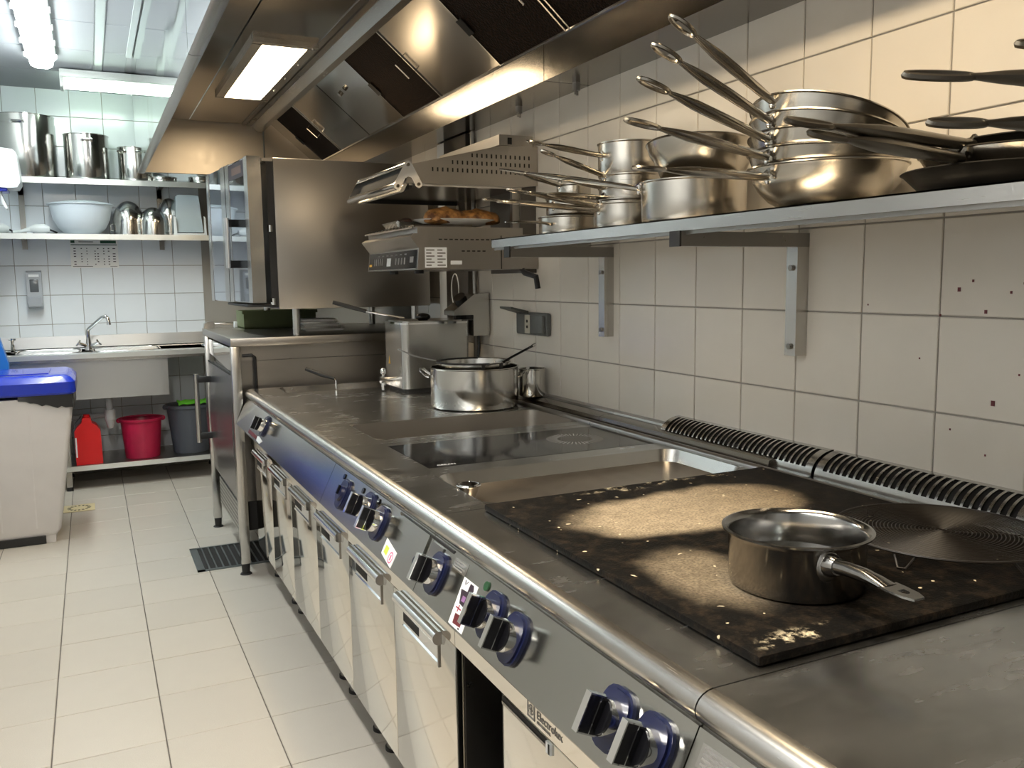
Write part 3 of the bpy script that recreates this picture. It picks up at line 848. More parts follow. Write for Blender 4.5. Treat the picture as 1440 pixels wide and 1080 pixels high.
# data plate under the edge
m = on_panel(MB(), [(1.488, .010), (1.425, .008), (1.425, .032), (1.488, .032)], 0, .0006).build('rating_plate', 'steel', top_c)
m2 = MB()
for j in range(4):
    on_panel(m2, [(1.482, .012 + j * .005), (1.432 + .008 * (j % 2), .012 + j * .005), (1.432 + .008 * (j % 2), .0145 + j * .005), (1.482, .0145 + j * .005)], .0006, .0009)
m2.build('plate_print', 'print_grey', m)
top_d = range_top(-.1, YD, 'nearest range module with a plain worn worktop beyond the hotplate', [], True)
m = on_panel(MB(), [(.742, .012), (.662, .010), (.662, .040), (.742, .040)], 0, .0006).build('rating_plate', 'steel', top_d)
m2 = MB()
for j in range(4):
    on_panel(m2, [(.736, .015 + j * .006), (.67 + .012 * (j % 2), .015 + j * .006), (.67 + .012 * (j % 2), .018 + j * .006), (.736, .018 + j * .006)], .0006, .0009)
m2.build('plate_print', 'print_grey', m)
flue = thing('flue_cover', (1.53, 1.4, ZT), 'long domed steel flue cover with curved slots behind the hotplate', 'vent')
for a, b in ((1.485, 2.09), (.965, 1.475), (.40, .955)):
    flue_vent(a, b, flue)

# ------------------------------------------------------------------ base cabinets
ZB, ZD, ZS = .175, .615, .712
def handle(y0, y1, parent):
    """half-round chrome bar over a flat grip pocket, its inner shade painted dark"""
    MB().cyl((XD - .006, y0, .606), (XD - .006, y1, .606), .0145, None, 20).build('handle_bar', 'chrome', parent)
    B(XD - .0010, XD + .004, y0 + .018, y1 - .020, .545, .592, 'handle_pocket', 'steel_mirror', parent)
    B(XD - .0016, XD + .004, y1 - .020 - (y1 - y0) * .40, y1 - .022, .556, .592, 'handle_pocket', 'dark_void', parent)  # dark sheet standing in for shade at the pocket's far end
    B(XD - .0040, XD + .004, y0 + .012, y0 + .018, .538, .600, 'pocket_edge', 'steel_dark', parent)
    B(XD - .0040, XD + .004, y0 + .018, y1 - .020, .540, .546, 'pocket_edge', 'chrome', parent)
CABG = 'base cabinets under the range'
def cabinet(y0, y1, doors, label, open_bay=None, body=True, grips=True):
    t = thing('base_cabinet', (1.05, (y0 + y1) / 2, 0), label, 'cabinet', CABG)
    if body:
        if open_bay:
            a, b = open_bay
            m = MB().box(XD + .019, 1.50, y0, a, ZB, .70)
            m.box(XD + .35, 1.50, a, b, ZB, .70); m.box(XD + .019, XD + .35, a, b, ZB, ZB + .02); m.box(XD + .019, XD + .35, b, y1, ZB, .70)
            m.build('carcass', 'steel_dark', t)
            B(XD + .03, XD + .06, a + .035, a + .055, ZB + .02, .69, 'runner', 'dark_void', t)
            B(XD + .05, XD + .34, a, a + .03, ZB + .02, .69, 'runner', 'black_rubber', t)
        else:
            B(XD + .019, 1.50, y0, y1, ZB, .70, 'carcass', 'steel_dark', t)
    B(XD, XD + .019, y0 + .001, y1 - .001, ZD + .002, ZS - .008, 'top_strip', 'steel_door', t)
    for a, b in doors:
        d = B(XD, XD + .018, a + .0025, b - .0025, ZB, ZD, 'door', 'steel_door', t, .002)
        if grips and b - a > .25:
            ln = min(.27, (b - a) * .68)
            yc = (a + b) / 2 + .01
            handle(yc - ln / 2, yc + ln / 2, d)
    for yy in (y0 + .06, y1 - .06):
        for xx in (.705, 1.42):
            m = MB().cyl((xx, yy, .012), (xx, yy, ZB), .024, None, 16)
            f = m.build('foot', 'steel_dark', t)
            MB().cyl((xx, yy, 0), (xx, yy, .014), .028, None, 16).build('foot_pad', 'black_rubber', f)
    return t
cabinet(3.475, 3.97, [(3.475, 3.86)], 'farthest low cabinet, half hidden by the oven stand leg')
cabinet(2.705, 3.475, [(2.705, 3.09), (3.09, 3.475)], 'low cabinet with two mirror steel doors next to the floor grating')
cabinet(2.315, 2.705, [(2.315, 2.705)], 'single door low cabinet between the two double door cabinets')
cabinet(1.523, 2.315, [(1.523, 1.913), (1.913, 2.315)], 'low cabinet with two steel doors below the three knobs of the glass hob')
c5 = cabinet(.757, 1.523, [(.757, 1.305)], 'low cabinet with an open bay and a door under the engraved lettering', (1.315, 1.520), True, False)
cabinet(-.1, .757, [(-.1, .757)], 'nearest low cabinet, mostly below the edge of the picture', None, True, False)
# lettering and emblem on the strip over the door
text('Electrolux', .0205, (XD - .0006, 1.173, .632), (0, -1, 0), (0, 0, 1), 'engraved_lettering', 'print_grey', c5, .0003)
text('PROFESSIONAL', .0066, (XD - .0006, 1.172, .6235), (0, -1, 0), (0, 0, 1), 'engraved_lettering', 'print_grey', c5, .0003)
m = MB()
def strip_rect(y0, y1, z0, z1): m.box(XD - .0008, XD - .0001, y0, y1, z0, z1)
strip_rect(1.180, 1.206, .6490, .6515); strip_rect(1.180, 1.206, .6225, .625); strip_rect(1.180, 1.1825, .6225, .6515); strip_rect(1.2035, 1.206, .6225, .6515)
for k in range(14):
    a0, a1 = math.pi * 2 * k / 14, math.pi * 2 * (k + 1) / 14
    m.add([(XD - .0008, 1.193 + r * math.cos(a), .637 + r * math.sin(a)) for a, r in ((a0, .0092), (a0, .007), (a1, .007), (a1, .0092))], [(0, 1, 2, 3)])
strip_rect(1.187, 1.199, .636, .638); strip_rect(1.192, 1.194, .630, .645)
m.build('emblem', 'print_grey', c5)
# slot grip over the lettered door
B(XD - .0012, XD + .004, 1.137, 1.300, .605, .6135, 'slot_grip', 'dark_void', c5)
B(XD - .003, XD + .004, 1.137, 1.300, .600, .605, 'slot_grip', 'steel_dark', c5)
B(XD - .004, XD + .002, 1.122, 1.136, .594, .6135, 'slot_latch', 'sticker_white', c5)
B(XD - .0046, XD - .003, 1.123, 1.128, .595, .612, 'slot_latch', 'dark_void', c5)
# ------------------------------------------------------------------ handles, pots and pans
def lerp(a, b, t): return a + (b - a) * t
def pan_handle(base, tip, parent, r=.0095, mat='steel_pot', hang=True, bulge=1.25, name='handle', sag=0.0, turn=0.0, lw=1.15):
    """tubular pan handle: rivet foot, swelling tube, flattened neck and a hanging loop"""
    b, t = Vector(base), Vector(tip)
    d = (t - b); L = d.length; d.normalize()
    side = d.cross(Vector((0, 0, 1))).normalized()
    up = side.cross(d).normalized()
    lside = side * math.cos(turn) + up * math.sin(turn)
    lp = .20 if hang else .0
    end = b + d * L * (1 - lp)
    pts, rr, fl = [], [], []
    prof = [(0, .75, 1), (.05, .85, .9), (.25, 1, .85), (.5, bulge, .75), (.72, bulge * 1.02, .7), (.86, bulge * .82, .6), (.95, .75, .5), (1, .62, .45)]
    for u, k, f in prof:
        pts.append(b.lerp(end, u) - up * sag * math.sin(math.pi * u)); rr.append(r * k); fl.append(f)
    m = MB().tube(pts, rr, 12, False, fl)
    o = m.build(name, mat, parent)
    if hang:
        w_, h_ = r * lw, L * lp
        c = end + d * h_ * .45
        loop = []
        for i in range(20):
            a = 2 * math.pi * i / 20
            loop.append(c + d * math.cos(a) * h_ * .55 + lside * math.sin(a) * w_)
        MB().tube(loop, r * .38, 6, True).build('hanging_loop', mat, o)
    f = MB()
    f.ball(b - d * .002 + up * .006, .006, .006, .009, 8, 5); f.ball(b - d * .002 - up * .008, .006, .006, .007, 8, 5)
    f.tube([b - d * .006 + up * .014, b + d * .006 + up * .004, b + d * .012], .005, 6)
    f.build('handle_bracket', 'chrome', o)
    return o
def pot(name, c, r, h, label, cat, base=None, tip=None, group=None, mat='steel_pot', rb=None, th=.003, hr=.009, lip=.003, rot=None, hang=True, bottom=0.010, inner=None, kind=None):
    """open pan: outer wall, rolled rim, inner wall, floor; c = centre of its underside"""
    rb = rb or r
    t = thing(name, c, label, cat, group)
    k = min(bottom, h * .4)
    prof = [(0, 0), (rb - k, 0), (rb - k * .3, k * .3), (rb, k), (lerp(rb, r, .5), lerp(k, h, .5)), (r, h - .004), (r + lip, h - .001), (r + lip, h + .001), (r, h + .0015), (r - th, h - .001),
            (lerp(rb, r, .5) - th, lerp(k, h, .5)), (rb - th, k + .001), (rb - k, .004), (0, .004)]
    MB().lathe(prof, c, 48, rot).build('body', mat, t)
    if tip is not None:
        pan_handle(base, tip, t, hr, mat, hang)
    return t

SH = 1.4665                                     # shelf top
shelf = thing('wall_shelf', (1.38, 1.1, 1.44), 'long steel wall shelf carrying the pans, on angle brackets', 'shelf')
B(1.19, 1.5695, -.35, 2.60, SH - .003, SH, 'shelf_board', 'steel_y', shelf)
MB().prism([(1.19, SH), (1.19, SH - .028), (1.2, SH - .028), (1.2, SH - .025), (1.193, SH - .025), (1.193, SH)], 'y', -.35, 2.60).build('front_lip', 'steel_y', shelf)
B(1.20, 1.205, -.35, 2.60, SH - .036, SH - .003, 'stiffener', 'steel_dark', shelf)
B(1.19, 1.5695, 2.598, 2.60, SH - .028, SH, 'end_lip', 'steel_y', shelf)
for yb in (1.60, 2.47, .20):
    br = MB().box(1.185, 1.5695, yb - .018, yb + .018, 1.405, 1.4375).build('bracket_arm', 'steel_dark', shelf)
    B(1.182, 1.187, yb - .019, yb + .019, 1.404, 1.4385, 'end_cap', 'black_rubber', br)
    MB().box(1.530, 1.5695, yb - .018, yb + .018, 1.142, 1.405).build('bracket_post', 'steel', shelf)
    for zz in (1.165, 1.355):
        MB().cyl((1.53, yb, zz), (1.524, yb, zz), .007, None, 12).build('bolt', 'steel_dark', shelf)

# round bottomed pans nested into each other
tips = [(.891, 1.33, 1.532), (.874, 1.33, 1.615), (.901, 1.33, 1.688), (.931, 1.33, 1.749), (.969, 1.33, 1.802)]
bases = [(1.215, 1.345, 1.530), (1.213, 1.345, 1.568), (1.214, 1.345, 1.602), (1.218, 1.345, 1.638), (1.226, 1.345, 1.675)]
names = ['lowest round bottomed steel pan in the nested stack, its handle level',
         'second round bottomed steel pan from the bottom of the nested stack',
         'middle round bottomed steel pan of the nested stack of five',
         'round bottomed steel pan just below the topmost one of the nested stack',
         'topmost round bottomed steel pan of the nested stack, handle pointing steeply up']
for k in range(5):
    R = tilt('Y', 4.5 * k)
    c = Vector((1.372, 1.345, SH + .087 + .0215 * k)) - R @ Vector((0, 0, .086))
    r, h = .155, .088
    t = thing('sauteuse_pan', c, names[k], 'pan', 'nested round bottomed pans on the shelf')
    prof = [(0, 0), (.060, 0), (.086, .005), (.113, .020), (.133, .040), (.146, .062), (.153, .080), (r, .084), (r + .004, .0855), (r + .0035, .088), (r - .001, .087),
            (.151, .080), (.144, .063), (.130, .0425), (.110, .023), (.084, .008), (.059, .003), (0, .003)]
    MB().lathe(prof, c, 56, R).build('body', 'steel_pan', t)
    pan_handle(bases[k], tips[k], t, .0105, 'steel_pan')

# saute pan with a sloping pan on top of it
pot('saute_pan', (1.345, 1.745, SH + .001), .128, .098, 'wide straight steel pan under the tilted one, beside the nested stack', 'pan', (1.222, 1.80, 1.552), (1.075, 2.28, 1.648), mat='steel_pan', rb=.126)
c = Vector((1.375, 1.755, 1.571))
t = thing('sloping_saute_pan', c, 'big flared steel pan lying tilted in the wide straight pan', 'pan')
prof = [(0, 0), (.088, 0), (.098, .006), (.118, .050), (.128, .062), (.136, .084), (.139, .086), (.136, .089), (.125, .064), (.114, .050), (.094, .008), (0, .004)]
MB().lathe(prof, c, 56, tilt('Y', 4) @ tilt('X', -3)).build('body', 'steel_pan', t)
# stack of small saucepans
P2 = (1.352, 2.045)
GS = 'small saucepans stacked on the shelf'
pot('saucepan', (*P2, SH + .001), .094, .070, 'lowest low saucepan of the tall stack with a straight light handle', 'pan', (1.258, 2.045, 1.521), (.985, 2.11, 1.541), GS, 'steel_pan')
pot('saucepan', (P2[0] + .003, 2.055, SH + .022), .084, .060, 'saucepan nested in the lowest one of the tall stack, dark handle crossing behind', 'pan', (1.268, 2.06, 1.532), (.99, 2.06, 1.568), GS, 'steel_pan')
pot('saucepan', (1.385, 2.075, SH + .066), .092, .052, 'middle saucepan of the tall stack with a level bright handle', 'pan', (1.292, 2.075, 1.557), (1.055, 2.075, 1.562), GS, 'steel_pan')
pot('saucepan', (1.386, 2.078, SH + .084), .084, .052, 'saucepan sitting in the middle one of the tall stack', 'pan', (1.302, 2.08, 1.583), (1.13, 2.08, 1.612), GS, 'steel_pan')
pot('saucepan', (1.386, 2.08, SH + .100), .088, .052, 'saucepan directly under the tall top pot of the stack', 'pan', (1.297, 2.08, 1.617), (1.10, 2.08, 1.675), GS, 'steel_pan')
pot('tall_saucepan', (1.387, 2.083, SH + .142), .092, .098, 'tall straight pot on the very top of the saucepan stack', 'pan', (1.294, 2.09, 1.672), (1.065, 2.09, 1.698), GS, 'steel_pan')
# far stack at the shelf end
P1 = (1.40, 2.44)
GF = 'pans stacked at the far end of the shelf'
pot('low_saucepan', (*P1, SH + .001), .105, .062, 'low wide pan at the far end of the shelf, bottom of its stack', 'pan', None, None, GF, 'steel_pan')
fl = C.objects[-1].parent
MB().tube([(1.30, 2.40, 1.505), (1.27, 2.39, 1.508), (1.22, 2.37, 1.508), (1.165, 2.35, 1.506), (1.12, 2.345, 1.505)], [.007, .011, .014, .013, .004], 10, False, [.8, .4, .3, .3, .3]).build('handle', 'steel_pan', fl)
pot('saucepan', (1.405, 2.44, SH + .064), .085, .056, 'second pan of the stack at the far shelf end, long handle over the salamander', 'pan', (1.32, 2.42, 1.563), (1.06, 2.37, 1.572), GF, 'steel_pan')
pot('milk_pan', (1.42, 2.46, SH + .121), .055, .045, 'smallest pan on top of the stack at the far shelf end', 'pan', (1.366, 2.46, 1.632), (1.17, 2.40, 1.662), GF, 'steel_pan')
# frying pans
def frypan(c, r, h, label, base, tip, mat, hmat, rb=None, group=None, loop=True, hr=.0118):
    t = thing('frying_pan', c, label, 'pan', group)
    rb = rb or r * .78
    prof = [(0, 0), (rb, 0), (rb + .008, .004), (lerp(rb, r, .6), h * .55), (r, h), (r + .003, h + .001), (r + .001, h + .003), (lerp(rb, r, .6) - .003, h * .58), (rb + .004, .008), (rb - .004, .004), (0, .004)]
    MB().lathe(prof, c, 56).build('body', mat, t)
    if base: pan_handle(base, tip, t, hr, hmat, loop, 1.3, turn=math.radians(30), lw=.72)
    return t
GP = 'frying pans piled on the shelf'
frypan((1.365, .945, SH + .001), .160, .034, 'black iron frying pan standing on the shelf under a steel one', None, None, 'frypan_black', 'frypan_black', .122, GP)
frypan((1.372, .930, SH + .014), .150, .048, 'steel frying pan lying in the black iron one, ribbed dark handle', (1.222, .925, 1.512), (.886, .90, 1.5265), 'steel_pan', 'iron_handle', .118, GP)
frypan((1.392, .915, SH + .046), .138, .032, 'dark coated frying pan on top of the steel one, its handle overlapping the round pans', (1.254, .93, 1.535), (.845, .90, 1.5405), 'frypan_black', 'iron_handle', .110, GP)
frypan((1.382, .585, SH + .001), .150, .048, 'black frying pan at the edge of the picture, lowest of the nearer pile', (1.232, .62, 1.515), (.93, .75, 1.5185), 'frypan_black', 'iron_handle', .120, GP)
frypan((1.386, .58, SH + .045), .148, .050, 'frying pan in the nearer pile with the big looped handle against the tiles', (1.238, .60, 1.562), (.885, .75, 1.5705), 'frypan_black', 'iron_handle', .118, GP)
frypan((1.390, .57, SH + .090), .142, .048, 'topmost frying pan of the nearer pile, only its handle end showing', (1.248, .585, 1.607), (1.015, .70, 1.607), 'frypan_black', 'iron_handle', .112, GP)

# saucepan on the hotplate
c = Vector((.929, .947, .8768))
t = thing('hotplate_saucepan', c, 'worn steel saucepan standing on the black hotplate', 'pan')
prof = [(0, .0), (.092, 0), (.0965, .003), (.0985, .010), (.0995, .075), (.103, .081), (.109, .0835), (.1095, .086), (.105, .087), (.099, .083), (.0965, .078), (.0955, .012), (.088, .005), (0, .005)]
MB().lathe(prof, c, 72).build('body', 'steel_worn', t)
MB().lathe([(0, .035), (.0955, .035)], c, 48).build('water', 'water_dark', t)
hb = Vector((.894, .855, .940))
m = MB()
m.ball((.897, .853, .936), .022, .006, .024, 14, 8)
pl = m.build('handle_plate', 'steel', t)
m = MB().tube([(.896, .850, .938), (.894, .842, .940), (.893, .832, .941)], [.017, .016, .012], 14)
m.tube([(.893, .836, .941), (.893, .815, .943), (.892, .785, .944), (.892, .765, .943), (.892, .745, .941)], [.0105, .0105, .0115, .013, .015], 14, False, [1, 1, .8, .5, .22])
h_ = m.build('handle', 'steel_worn', t)
m = MB()
outl = [(-.0155, .750), (-.016, .735), (-.0145, .715), (-.009, .702), (.009, .702), (.0145, .715), (.016, .735), (.0155, .750)]
hole = [(-.006, .730), (-.006, .722), (-.003, .718), (.0, .717), (.0, .717), (.003, .718), (.006, .722), (.006, .730)]
n = 8
vs = [(.892 + a, b, .9435 - (.75 - b) * .06) for a, b in outl] + [(.892 + a, b, .9435 - (.75 - b) * .06) for a, b in hole] + [(.892 + a, b, .9405 - (.75 - b) * .06) for a, b in outl] + [(.892 + a, b, .9405 - (.75 - b) * .06) for a, b in hole]
fs = []
for i in range(n):
    j = (i + 1) % n
    fs += [(i, j, j + n, i + n), (i + 2 * n, i + 3 * n, j + 3 * n, j + 2 * n), (i, i + 2 * n, j + 2 * n, j), (i + n, j + n, j + 3 * n, i + 3 * n)]
m.add(vs, fs); m.build('handle_end', 'steel_worn', h_)

# round wire cooling rack: spiral rings over three cross bars and wire feet
rk = thing('wire_rack', (1.285, .975, .877), 'round dark wire rack of close rings lying on the hotplate corner', 'rack')
RC = Vector((1.285, .975, .9005))
m = MB()
for i in range(26):
    r = .010 + .0062 * i
    m.tube([RC + Vector((r * math.cos(2 * math.pi * k / 40), r * math.sin(2 * math.pi * k / 40), 0)) for k in range(40)], .0009, 4, True)
m.build('wire_rings', 'rack_wire', rk)['kind'] = 'stuff'
MB().tube([RC + Vector((.172 * math.cos(2 * math.pi * k / 56), .172 * math.sin(2 * math.pi * k / 56), 0)) for k in range(56)], .0022, 6, True).build('rim_wire', 'rack_wire', rk)
for a in (.35, 1.40, 2.44):
    d = Vector((math.cos(a), math.sin(a), 0))
    MB().tube([RC + d * .172 + Vector((0, 0, -.002)), RC - d * .172 + Vector((0, 0, -.002))], .0016, 6).build('cross_wire', 'rack_wire', rk)
for a in (.35 + math.pi, 2.44 + math.pi, 1.40, 1.40 + math.pi):
    d = Vector((math.cos(a), math.sin(a), 0)); s_ = Vector((-d.y, d.x, 0))
    p = RC + d * .168
    q = RC + d * .180 + Vector((0, 0, -.0215))
    MB().tube([p - s_ * .020, p - s_ * .016 + Vector((0, 0, -.004)), q - s_ * .006, q + s_ * .006, p + s_ * .016 + Vector((0, 0, -.004)), p + s_ * .020], .0020, 6).build('wire_foot', 'rack_wire', rk)

# big pot with a fry basket / sieve inside, and a small pot on the ledge
c = Vector((1.287, 2.985, ZT + .001))
t = pot('stew_pot', c, .166, .150, 'big dented steel pot with loop handles on the worktop in front of the fryer', 'pot', None, None, None, 'steel_pot', None, .003, .009, .004)
for sx, a0 in ((1, math.radians(152)), (-1, math.radians(-28))):
    d = Vector((math.cos(a0), math.sin(a0), 0)); s_ = Vector((-d.y, d.x, 0))
    p = c + d * .166 + Vector((0, 0, .115))
    MB().tube([p - s_ * .045, p - s_ * .045 + d * .012 + Vector((0, 0, .004)), p - s_ * .036 + d * .032 + Vector((0, 0, .022)), p + d * .038 + Vector((0, 0, .026)), p + s_ * .036 + d * .032 + Vector((0, 0, .022)), p + s_ * .045 + d * .012 + Vector((0, 0, .004)), p + s_ * .045], .0055, 8).build('loop_handle', 'chrome', t)
t = thing('strainer', c + Vector((0, 0, .01)), 'steel strainer with a black rim band sitting inside the big pot', 'strainer')
MB().lathe([(.120, .118), (.134, .120), (.138, .166), (.141, .169), (.138, .171), (.134, .168), (.130, .125), (.10, .030), (.0, .02)], c, 44).build('bowl', 'steel_pot', t)
MB().lathe([(.1425, .166), (.1425, .172), (.130, .172), (.130, .166)], c, 44, None, True, math.radians(60), math.radians(210)).build('rim_band', 'black_rubber', t)
MB().tube([c + Vector((-.13, .05, .172)), c + Vector((-.20, .115, .19)), c + Vector((-.245, .16, .215))], .003, 6).build('wire_handle', 'steel', t)
m = MB().tube([c + Vector((.06, -.118, .168)), c + Vector((.10, -.12, .188)), c + Vector((.19, -.115, .225))], .0045, 8).build('handle', 'black_gloss', t)
MB().tube([c + Vector((.188, -.115, .2243)), c + Vector((.204, -.114, .230))], .006, 8).build('handle_tip', 'chrome', m)
B(c.x - .030, c.x - .018, c.y - .1395, c.y - .1345, c.z + .135, c.z + .170, 'strap', 'black_rubber', t)
B(c.x + .05, c.x + .058, c.y - .133, c.y - .126, c.z + .135, c.z + .170, 'strap', 'black_rubber', t)
pot('bain_marie_pot', (1.502, 2.925, ZT + .0275), .050, .108, 'small tall steel pot beside the big pot against the wall', 'pot', None, None, None, 'steel_pot', None, .002, .009, .003)

# table top fryer
F0, F1, G0, G1, FZ0, FZ1 = 1.165, 1.475, 3.452, 3.715, ZT + .018, 1.158
fy = thing('deep_fryer', (1.32, 3.58, ZT), 'steel table top deep fryer with a drain tap and a control head', 'fryer')
pr = rrect(F0, F1, G0, G1, .03, 6)
MB().prism(pr, 'z', FZ0, FZ1, True).build('tank', 'steel_v', fy)
MB().prism(rrect(F0 - .003, F1, G0 - .003, G1 + .003, .03, 6), 'z', FZ1 - .006, FZ1 + .002).build('tank_rim', 'chrome', fy)
MB().prism(rrect(F0 + .012, F1 - .02, G0 + .012, G1 - .012, .025, 6), 'z', FZ1 + .002, FZ1 + .008).build('lid', 'steel', fy)
MB().ball((1.285, 3.53, FZ1 + .022), .035, .022, .017).build('lid_knob', 'black_gloss', fy)
MB().prism(rrect(F0 + .012, F1 - .01, G0 + .012, G1 - .012, .02, 4), 'z', ZT + .0005, FZ0).build('plinth', 'black_rubber', fy)
m = MB().cyl((F0 + .002, 3.585, .912), (F0 - .045, 3.585, .912), .011, None, 14).cyl((F0 - .045, 3.585, .912), (F0 - .060, 3.585, .912), .015, None, 14)
m.cyl((F0 - .048, 3.585, .905), (F0 - .048, 3.585, .868), .009, None, 12).cyl((F0 - .048, 3.585, .915), (F0 - .048, 3.585, .935), .006, None, 12)
tp = m.build('drain_tap', 'chrome', fy)
MB().ball((F0 - .048, 3.585, .948), .013, .013, .016).build('tap_knob', 'chrome', tp)
MB().add([(F0 - .0006, 3.652, .975), (F0 - .0006, 3.626, .975), (F0 - .0006, 3.639, 1.012)], [(0, 1, 2)]).build('warning_triangle', 'print_orange', fy)
hd = MB().prism([(1.395, 1.185), (1.395, 1.205), (1.490, 1.275), (1.560, 1.278), (1.560, 1.095), (1.484, 1.095), (1.484, 1.185)], 'y', 3.44, 3.56).build('control_head', 'steel', fy)
kn = Vector((1.448, 3.495, 1.252)); kd = Vector((-.59, -.35, .78)).normalized()
MB().cyl(kn - kd * .012, kn + kd * .016, .030, .027, 18).build('thermostat_knob', 'knob_black', hd)
MB().box(1.402, 1.480, 3.438, 3.47, 1.168, 1.186).build('element_guard', 'black_gloss', hd)
MB().tube([(1.512, 3.45, 1.096), (1.512, 3.448, 1.05), (1.505, 3.45, .99), (1.488, 3.448, .93), (1.486, 3.44, .896)], .0065, 8).build('power_cord', 'black_rubber', fy)
bk = thing('fry_basket_handle', (1.2, 3.68, FZ1 + .012), 'long black basket handle sticking out over the fryer', 'basket')
MB().tube([(1.245, 3.66, FZ1 + .014), (1.14, 3.70, 1.192), (1.085, 3.72, 1.206)], .0042, 8).build('handle_rod', 'chrome', bk)
MB().tube([(1.09, 3.718, 1.204), (1.0, 3.75, 1.232), (.955, 3.766, 1.246)], [.0085, .010, .009], 10).build('grip', 'black_rubber', bk)
MB().tube([(1.225, 3.61, FZ1 + .013), (1.225, 3.66, FZ1 + .014), (1.25, 3.69, FZ1 + .013)], .0035, 6).build('hook', 'chrome', bk)
# scoop hung over the far tray
lad = thing('tray_skimmer', (.95, 3.86, ZT), 'black handled skimmer lying across the far recessed tray', 'utensil')
MB().tube([(.95, 3.742, ZT + .006), (.95, 3.745, ZT + .040), (.948, 3.76, ZT + .048)], .0045, 8).build('hook', 'chrome', lad)
MB().tube([(.948, 3.76, ZT + .048), (.90, 3.80, .926), (.842, 3.845, .952)], [.006, .0095, .0085], 10).build('grip', 'black_rubber', lad)
MB().tube([(.95, 3.742, ZT + .006), (.96, 3.79, ZT - .010), (.98, 3.85, ZT - .018), (1.02, 3.90, ZT - .024)], .004, 8).build('rod', 'chrome', lad)

# wall socket
so = thing('wall_socket', (1.56, 3.02, 1.16), 'grey double wall socket with one flap raised over the tiles', 'socket')
B(1.545, 1.5668, 2.885, 3.150, 1.118, 1.207, 'box', 'socket_grey', so, .008)
B(1.530, 1.546, 2.895, 3.000, 1.126, 1.199, 'flap', 'socket_grey', so, .006)
MB().prism([(1.545, 1.200), (1.470, 1.222), (1.470, 1.230), (1.545, 1.212)], 'y', 3.035, 3.140).build('raised_flap', 'socket_dark', so)
B(1.541, 1.546, 3.018, 3.062, 1.124, 1.196, 'socket_face', 'socket_face', so)
for zz in (1.15, 1.172): MB().cyl((1.541, 3.04, zz), (1.539, 3.04, zz), .006, None, 10).build('pin_hole', 'dark_void', so)
# dark plate on the wall behind the salamander, lens shaped emblem
wp = thing('dark_wall_cabinet', (1.55, 3.80, .9), 'dark steel cabinet on the wall behind the fryer with a thin lens shaped emblem', 'cabinet')
B(1.535, 1.5665, 3.615, 3.880, 1.10, 1.98, 'panel', 'wall_panel_dark', wp, .004)
m = MB()
for s in (1, -1):
    m.tube([(1.534, 3.765 + s * (.045 * math.cos(a) - .0), 1.29 + .075 * math.sin(a)) for a in [math.radians(d) for d in range(-90, 91, 15)]], .0028, 6)
m.build('emblem', 'sticker_white', wp)
MB().cyl((1.552, 3.575, .90), (1.552, 3.575, 1.98), .011, None, 12).build('conduit', 'steel_dark', wp)

t = thing('lit_wall_strip', (1.55, 3.935, .9), 'added pale strip standing in for lit wall tiles between the oven and the dark cabinet', 'lit strip')
B(1.542, 1.5665, 3.888, 3.985, .90, 1.98, 'cover', 'white_plastic', t, .003)  # pale sheet added in place of brightly lit wall tiles

# ------------------------------------------------------------------ salamander grill
sx = thing('salamander_grill', (1.3, 3.3, 1.37), 'steel salamander grill on the wall, its heated hood raised over a deck with bread', 'grill')
y0, y1 = 2.985, 3.60
MB().prism([(1.055, 1.375), (1.085, 1.375), (1.565, 1.375), (1.565, 1.505), (1.06, 1.505), (1.045, 1.495), (1.078, 1.452), (1.070, 1.375)], 'y', y0, y1).build('lower_body', 'steel_x', sx)
B(1.075, 1.50, y0 + .004, y1 - .004, 1.505, 1.530, 'deck', 'steel_x', sx)
m = MB()
for k in range(14):
    yy = y0 + .03 + k * (y1 - y0 - .06) / 13
    m.tube([(1.062, yy, 1.530), (1.072, yy, 1.5375), (1.30, yy, 1.5375)], .003, 6)
m.tube([(1.060, y0 + .01, 1.527), (1.060, y1 - .01, 1.527)], .0045, 6)
m.build('grid', 'chrome', sx)
pb = MB().prism([(1.0695, 1.449), (1.0705, 1.383), (1.0640, 1.383), (1.0695, 1.449)], 'y', y0 + .03, y1 - .03)
MB().add([(1.0758, y0 + .012, 1.447), (1.0758, y1 - .012, 1.447), (1.0688, y1 - .012, 1.381), (1.0688, y0 + .012, 1.381)], [(0, 1, 2, 3)]).build('control_face', 'black_gloss', sx)
def face_q(ya, yb, za, zb, mat, nm='control_print'):
    f = lambda z: 1.0683 + (z - 1.381) / .066 * .007
    MB().add([(f(za), ya, za), (f(za), yb, za), (f(zb), yb, zb), (f(zb), ya, zb)], [(0, 1, 2, 3)]).build(nm, mat, sx)
face_q(3.295, 3.345, 1.393, 1.424, 'sticker_white', 'display')
face_q(3.03, 3.07, 1.402, 1.424, 'print_grey'); face_q(3.545, 3.58, 1.394, 1.404, 'print_orange')
for j in range(5): face_q(3.40 + j * .026, 3.412 + j * .026, 1.397, 1.425, 'print_grey')
for j in range(4): face_q(3.12 + j * .035, 3.136 + j * .035, 1.397, 1.422, 'print_grey')
for j in range(7): face_q(3.11 + j * .055, 3.135 + j * .055, 1.432, 1.437, 'print_grey')
for ya, nm in ((y0 + .12, 'foot'), (y0 + .42, 'foot')):
    MB().cyl((1.12, ya, 1.375), (1.12, ya, 1.362), .018, None, 12).build(nm, 'black_rubber', sx)
